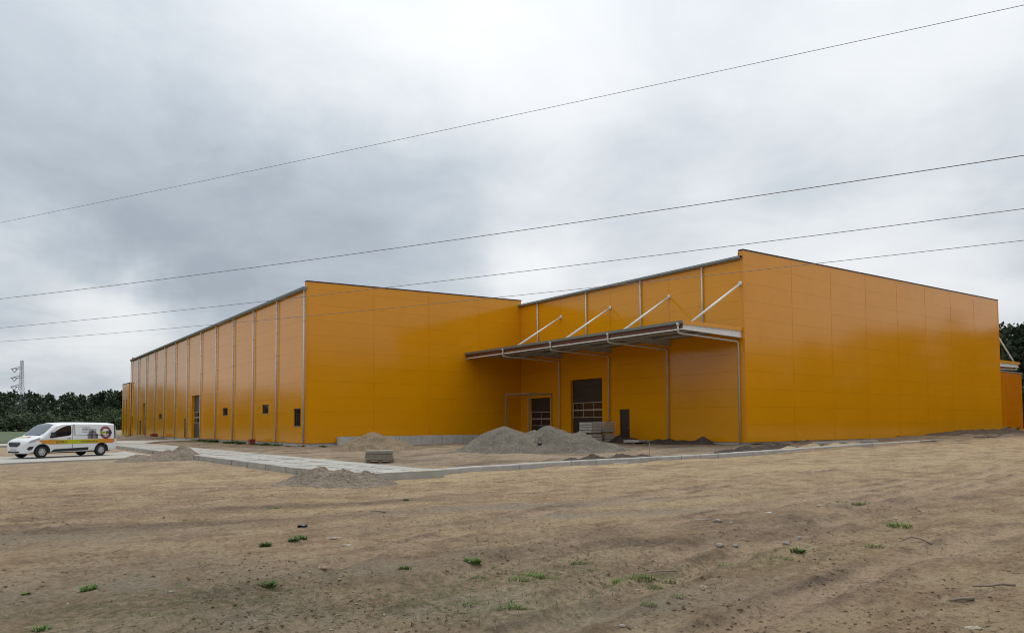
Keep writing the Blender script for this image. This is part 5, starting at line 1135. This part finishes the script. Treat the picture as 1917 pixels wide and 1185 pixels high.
    for sg in (1, -1):
        patch('side_window', win, S(.006, sg), 'van_glass')
        patch('sill_trim', [(1.28, .33), (1.10, .47), (-.93, .53), (-.93, .36), (1.1, .33)], S(.008, sg), 'van_black')
        patch('door_seam', [(.045, .34), (.045, 1.86), (.025, 1.86), (.025, .34)], S(.004, sg), 'van_black')
        patch('slide_rail', [(-.10, 1.195), (-.10, 1.215), (-2.35, 1.215), (-2.35, 1.195)], S(.012, sg), 'van_black')
        patch('pillar_trim', [(-.02, 1.22), (-.02, 1.85), (-.13, 1.85), (-.13, 1.22)], S(.005, sg), M['grey_steel'])
        patch('door_handle', [(.36, 1.02), (.36, 1.055), (.14, 1.065), (.14, 1.03)], S(.02, sg), 'van_black')
        patch('tail_lamp', [(-2.66, .98), (-2.66, 1.30), (-2.745, 1.30), (-2.745, .98)], S(.006, sg), 'tail'); patch('rear_pillar', [(-2.585, 1.00), (-2.60, 1.80), (-2.66, 1.85), (-2.74, 1.80), (-2.745, 1.305), (-2.665, 1.302), (-2.665, 1.00)], S(.006, sg), 'van_black')
        patch('headlight', [(2.45, .88), (2.32, .98), (2.02, 1.08), (1.86, 1.13), (1.90, 1.03), (2.15, .90), (2.38, .83)], S(.008, sg), 'lamp', .05)
        patch('fog_lamp_recess', [(2.50, .52), (2.42, .64), (2.18, .66), (2.28, .48), (2.42, .44)], S(.008, sg), 'van_black', .05)
    patch('windscreen', [(1.73, 0), (1.71, .40), (1.66, .66), (1.58, .77), (1.25, .74), (.96, .66), (.92, .3), (.91, 0), (.92, -.3), (.96, -.66), (1.25, -.74), (1.58, -.77), (1.66, -.66), (1.71, -.40)], T(.006), 'windscreen')
    patch('scuttle', [(1.80, 0), (1.78, .42), (1.71, .70), (1.665, .665), (1.715, .4), (1.735, 0), (1.715, -.4), (1.665, -.665), (1.71, -.70), (1.78, -.42)], T(.007), 'van_black')
    def N_(off): # nose: y,z -> x
        def fn(y, z):
            x = 2.0
            for k in range(140):
                xx = 2.68-k*.006
                if ztop(xx) >= z and wid(xx) >= abs(y)-1e-6 and zbot(xx) <= z+.05: x = xx; break
            return Vector((x+off, y, z))
        return fn
    patch('grille', [(-.50, .86), (.50, .86), (.46, .74), (.30, .63), (-.30, .63), (-.46, .74)], N_(.012), 'van_black', .06)
    patch('grille_bar', [(-.47, .905), (.47, .905), (.47, .875), (-.47, .875)], N_(.018), M['alu'], .06)
    patch('lower_intake', [(-.50, .40), (.50, .40), (.42, .31), (-.42, .31)], N_(.012), 'van_black', .06)
    patch('number_plate', [(-.26, .56), (.26, .56), (.26, .45), (-.26, .45)], N_(.02), 'plate', .1)
    # hood decal
    def flat(name, col): 
        if name not in M: M[name] = simple(name, col, .45)
        return M[name]
    patch('hood_decal', [(2.25, -.30), (2.25, .18), (2.05, .20), (2.05, -.30)], T(.006), flat('print_yellow', (.55, .50, .04)), .08)
    patch('hood_decal', [(2.20, .22), (2.20, .48), (2.02, .46), (2.02, .24)], T(.006), flat('print_red', (.50, .05, .05)), .08)
    # side print (left and right alike)
    m, nt, bs = new_mat('stripe_print'); N = nt.nodes.new; L = nt.links.new; tc = N('ShaderNodeTexCoord'); sp_ = N('ShaderNodeSeparateXYZ'); L(tc.outputs['Object'], sp_.inputs[0]); mr = N('ShaderNodeMapRange'); mr.inputs['From Min'].default_value = -2.7; mr.inputs['From Max'].default_value = 2.0; L(sp_.outputs[0], mr.inputs[0])
    rp = N('ShaderNodeValToRGB'); e = rp.color_ramp.elements; e[0].position = 0; e[0].color = (.70, .17, .03, 1); e[1].position = 1; e[1].color = (.62, .22, .03, 1)
    for pos, c in ((.16, (.60, .24, .02, 1)), (.36, (.50, .40, .01, 1)), (.57, (.42, .50, .01, 1)), (.68, (.56, .46, .01, 1)), (.84, (.66, .28, .02, 1))): q = e.new(pos); q.color = c
    L(mr.outputs[0], rp.inputs[0]); L(rp.outputs[0], bs.inputs['Base Color']); bs.inputs['Roughness'].default_value = .4
    ring = lambda cx, cz, ro, ri, a0, a1, k=22: [(cx+ro*math.cos(a0+(a1-a0)*i/k), cz+ro*math.sin(a0+(a1-a0)*i/k)) for i in range(k+1)]+[(cx+ri*math.cos(a1+(a0-a1)*i/k), cz+ri*math.sin(a1+(a0-a1)*i/k)) for i in range(k+1)]
    P_purple = flat('print_plum', (.075, .010, .035)); P_red = flat('print_rose', (.50, .09, .10)); P_yel = flat('print_lime', (.50, .52, .06)); P_dark = flat('print_dark', (.025, .022, .045)); P_can = flat('print_can_grey', (.09, .08, .11)); P_can2 = flat('print_can_light', (.22, .19, .20))
    def text_on(txt, x0, z0, h, sg, off, mat, parent):
        cu = bpy.data.curves.new('print_text', 'FONT'); cu.body = txt; cu.size = h*1.4; cu.offset = h*.02; to = bpy.data.objects.new('tmp', cu); COL.objects.link(to)
        dg = bpy.context.evaluated_depsgraph_get(); me = bpy.data.meshes.new_from_object(to.evaluated_get(dg)); bpy.data.objects.remove(to)
        for v in me.vertices:
            x = x0-sg*v.co.x; z = z0+v.co.y; v.co = S(off, sg)(x, z)
        me.materials.clear(); me.update(); return link('lettering', me, mat, parent)
    for sg in (1, -1):
        st = patch('side_stripe', [(1.98, .985), (-2.60, .985), (-2.60, .84), (-2.45, .745), (-1.32, .745), (1.28, .745), (1.42, .76), (1.74, .80), (1.86, .88)], S(.009, sg), m, .09)
        text_on('www.izobit.com.pl', -.42 if sg > 0 else -1.95, .82, .10, sg, .013, P_dark, st)
        text_on('IZOBUD', 1.00 if sg > 0 else .38, .80, .125, sg, .013, P_dark, st)
        cx, cz = -2.02, 1.36
        lg = patch('logo_ring', ring(cx, cz, .375, .235, .25, math.pi-.25), S(.010, sg), P_purple, .06); patch('logo_ring', ring(cx, cz, .375, .235, math.pi+.30, 2*math.pi-.30), S(.010, sg), P_purple, .06)
        patch('logo_arc', ring(cx, cz, .335, .27, .5, math.pi-.5), S(.013, sg), P_red, .06); patch('logo_arc', ring(cx, cz, .335, .285, math.pi+.6, 2*math.pi-.6), S(.013, sg), P_red, .06)
        bar0 = (cx+.40, cx-.02) if sg > 0 else (cx+.02, cx-.40)
        patch('logo_bar', [(cx+.38, cz+.07), (cx-.36, cz+.07), (cx-.38, cz-.07), (cx+.38, cz-.07)], S(.014, sg), P_yel, .06)
        patch('logo_box', [(cx-.02*sg, cz+.085), (cx-.37*sg, cz+.085), (cx-.40*sg, cz), (cx-.37*sg, cz-.085), (cx-.02*sg, cz-.085)], S(.017, sg), P_dark, .06)
        text_on('IZOBIT', cx+.35*sg, cz-.035, .065, sg, .019, P_dark, lg); text_on('plus', cx-.06*sg, cz-.03, .065, sg, .021, P_yel, lg)
        for k, (xa, xb) in enumerate(((-.58, -1.05), (-.55, -1.45), (-.55, -1.40), (-.55, -1.30))):      # unreadable small print
            z = 1.66-.085*k; x = xa; r = random.Random(k); seg = []
            while x > xb: w = r.uniform(.05, .14); patch('small_print', [(x, z+.016), (max(x-w, xb), z+.016), (max(x-w, xb), z-.014), (x, z-.014)], S(.010, sg), P_dark, .2); x -= w+.025
        for k, (x, z, w, h) in enumerate(((-.86, 1.02, .16, .25), (-1.03, 1.02, .16, .27), (-1.20, 1.02, .16, .25), (-1.36, 1.02, .14, .24), (-.95, 1.31, .15, .10), (-1.11, 1.33, .16, .14), (-1.27, 1.31, .15, .10))):
            patch('can_print', [(x, z), (x, z+h), (x-w, z+h), (x-w, z)], S(.010, sg), P_can if k % 2 else P_can2, .1); patch('can_print', [(x, z+h), (x, z+h+.035), (x-w, z+h+.035), (x-w, z+h)], S(.010, sg), P_dark, .1)
    # wheel wells, arches and wheels
    for xa in (xf, xr):
        w = MB(); w.tube([(xa, -.93, .34), (xa, .93, .34)], .43, 28); w.v = [(x, y, max(z, .30)) for x, y, z in w.v]
        wl = MB()
        for sg in (1, -1):
            wl = MB(); k = 26; o = 0
            for i in range(k+1):
                a = -.12+(math.pi+.24)*i/k
                for r_, yy in ((.44, .0), (.385, .0), (.385, -.5), (.44, -.02)):
                    x, z = xa+r_*math.cos(a), .34+r_*math.sin(a); wl.v.append((x, sg*(side(x, max(z, .33))+.012+yy), z))
            for i in range(k):
                for j in range(3): wl.f.append((i*4+j, (i+1)*4+j, (i+1)*4+j+1, i*4+j+1))
            wl.build('wheel_arch', 'van_black', body, True)
            wh = MB(); yc = sg*.835; pr = [(.20, -.105), (.30, -.11), (.33, -.08), (.338, 0), (.33, .08), (.30, .11), (.20, .105)]; k = 36
            for i in range(k):
                a = 6.28318*i/k
                for r_, d in pr: wh.v.append((xa+r_*math.cos(a), yc+d, .338+r_*math.sin(a)))
            for i in range(k):
                for j in range(6): i2 = (i+1) % k; wh.f.append((i*7+j, i2*7+j, i2*7+j+1, i*7+j+1))
            wo = wh.build('wheel', 'tyre', t, True)
            rm = MB(); rm.tube([(xa, yc+sg*.07, .338), (xa, yc+sg*.085, .338)], .205, 30); rm.build('rim_well', 'van_black', wo)
            sp2 = MB()
            for i in range(10):
                a = 6.28318*i/10; c0 = Vector((xa, yc+sg*.098, .338)); d = Vector((math.cos(a), 0, math.sin(a))); q = Vector((-d.z, 0, d.x)); sp2.add([c0+d*.04-q*.018, c0+d*.04+q*.018, c0+d*.205+q*.036, c0+d*.205-q*.036, c0+d*.04-q*.018-Vector((0, sg*.02, 0)), c0+d*.04+q*.018-Vector((0, sg*.02, 0)), c0+d*.205+q*.036-Vector((0, sg*.03, 0)), c0+d*.205-q*.036-Vector((0, sg*.03, 0))], [(0,1,2,3),(4,5,6,7),(0,1,5,4),(1,2,6,5),(2,3,7,6),(3,0,4,7)])
            sp2.tube([(xa, yc+sg*.08, .338), (xa, yc+sg*.105, .338)], .055, 20)
            k = 30
            for i in range(k): 
                a, a2 = 6.28318*i/k, 6.28318*(i+1)/k; y_ = yc+sg*.10
                sp2.add([(xa+.195*math.cos(a), y_, .338+.195*math.sin(a)), (xa+.215*math.cos(a), y_, .338+.215*math.sin(a)), (xa+.215*math.cos(a2), y_, .338+.215*math.sin(a2)), (xa+.195*math.cos(a2), y_, .338+.195*math.sin(a2))], [(0, 1, 2, 3)])
            sp2.build('wheel_cover', 'rim', wo)
    ub = MB(); ub.box(-2.55, 2.35, -.62, .62, .24, .55); ub.build('underbody', 'van_black', t)
    for sg in (1, -1):
        mr_ = MB(); mr_.obox((1.22, sg*1.09, 1.27), (.07, 0, .0), (0, .11, 0), (0, 0, .14)); mr_.bar((1.22, sg*.93, 1.2), (1.22, sg*1.02, 1.22), .05); mr_.build('wing_mirror', 'van_black', t)
van()
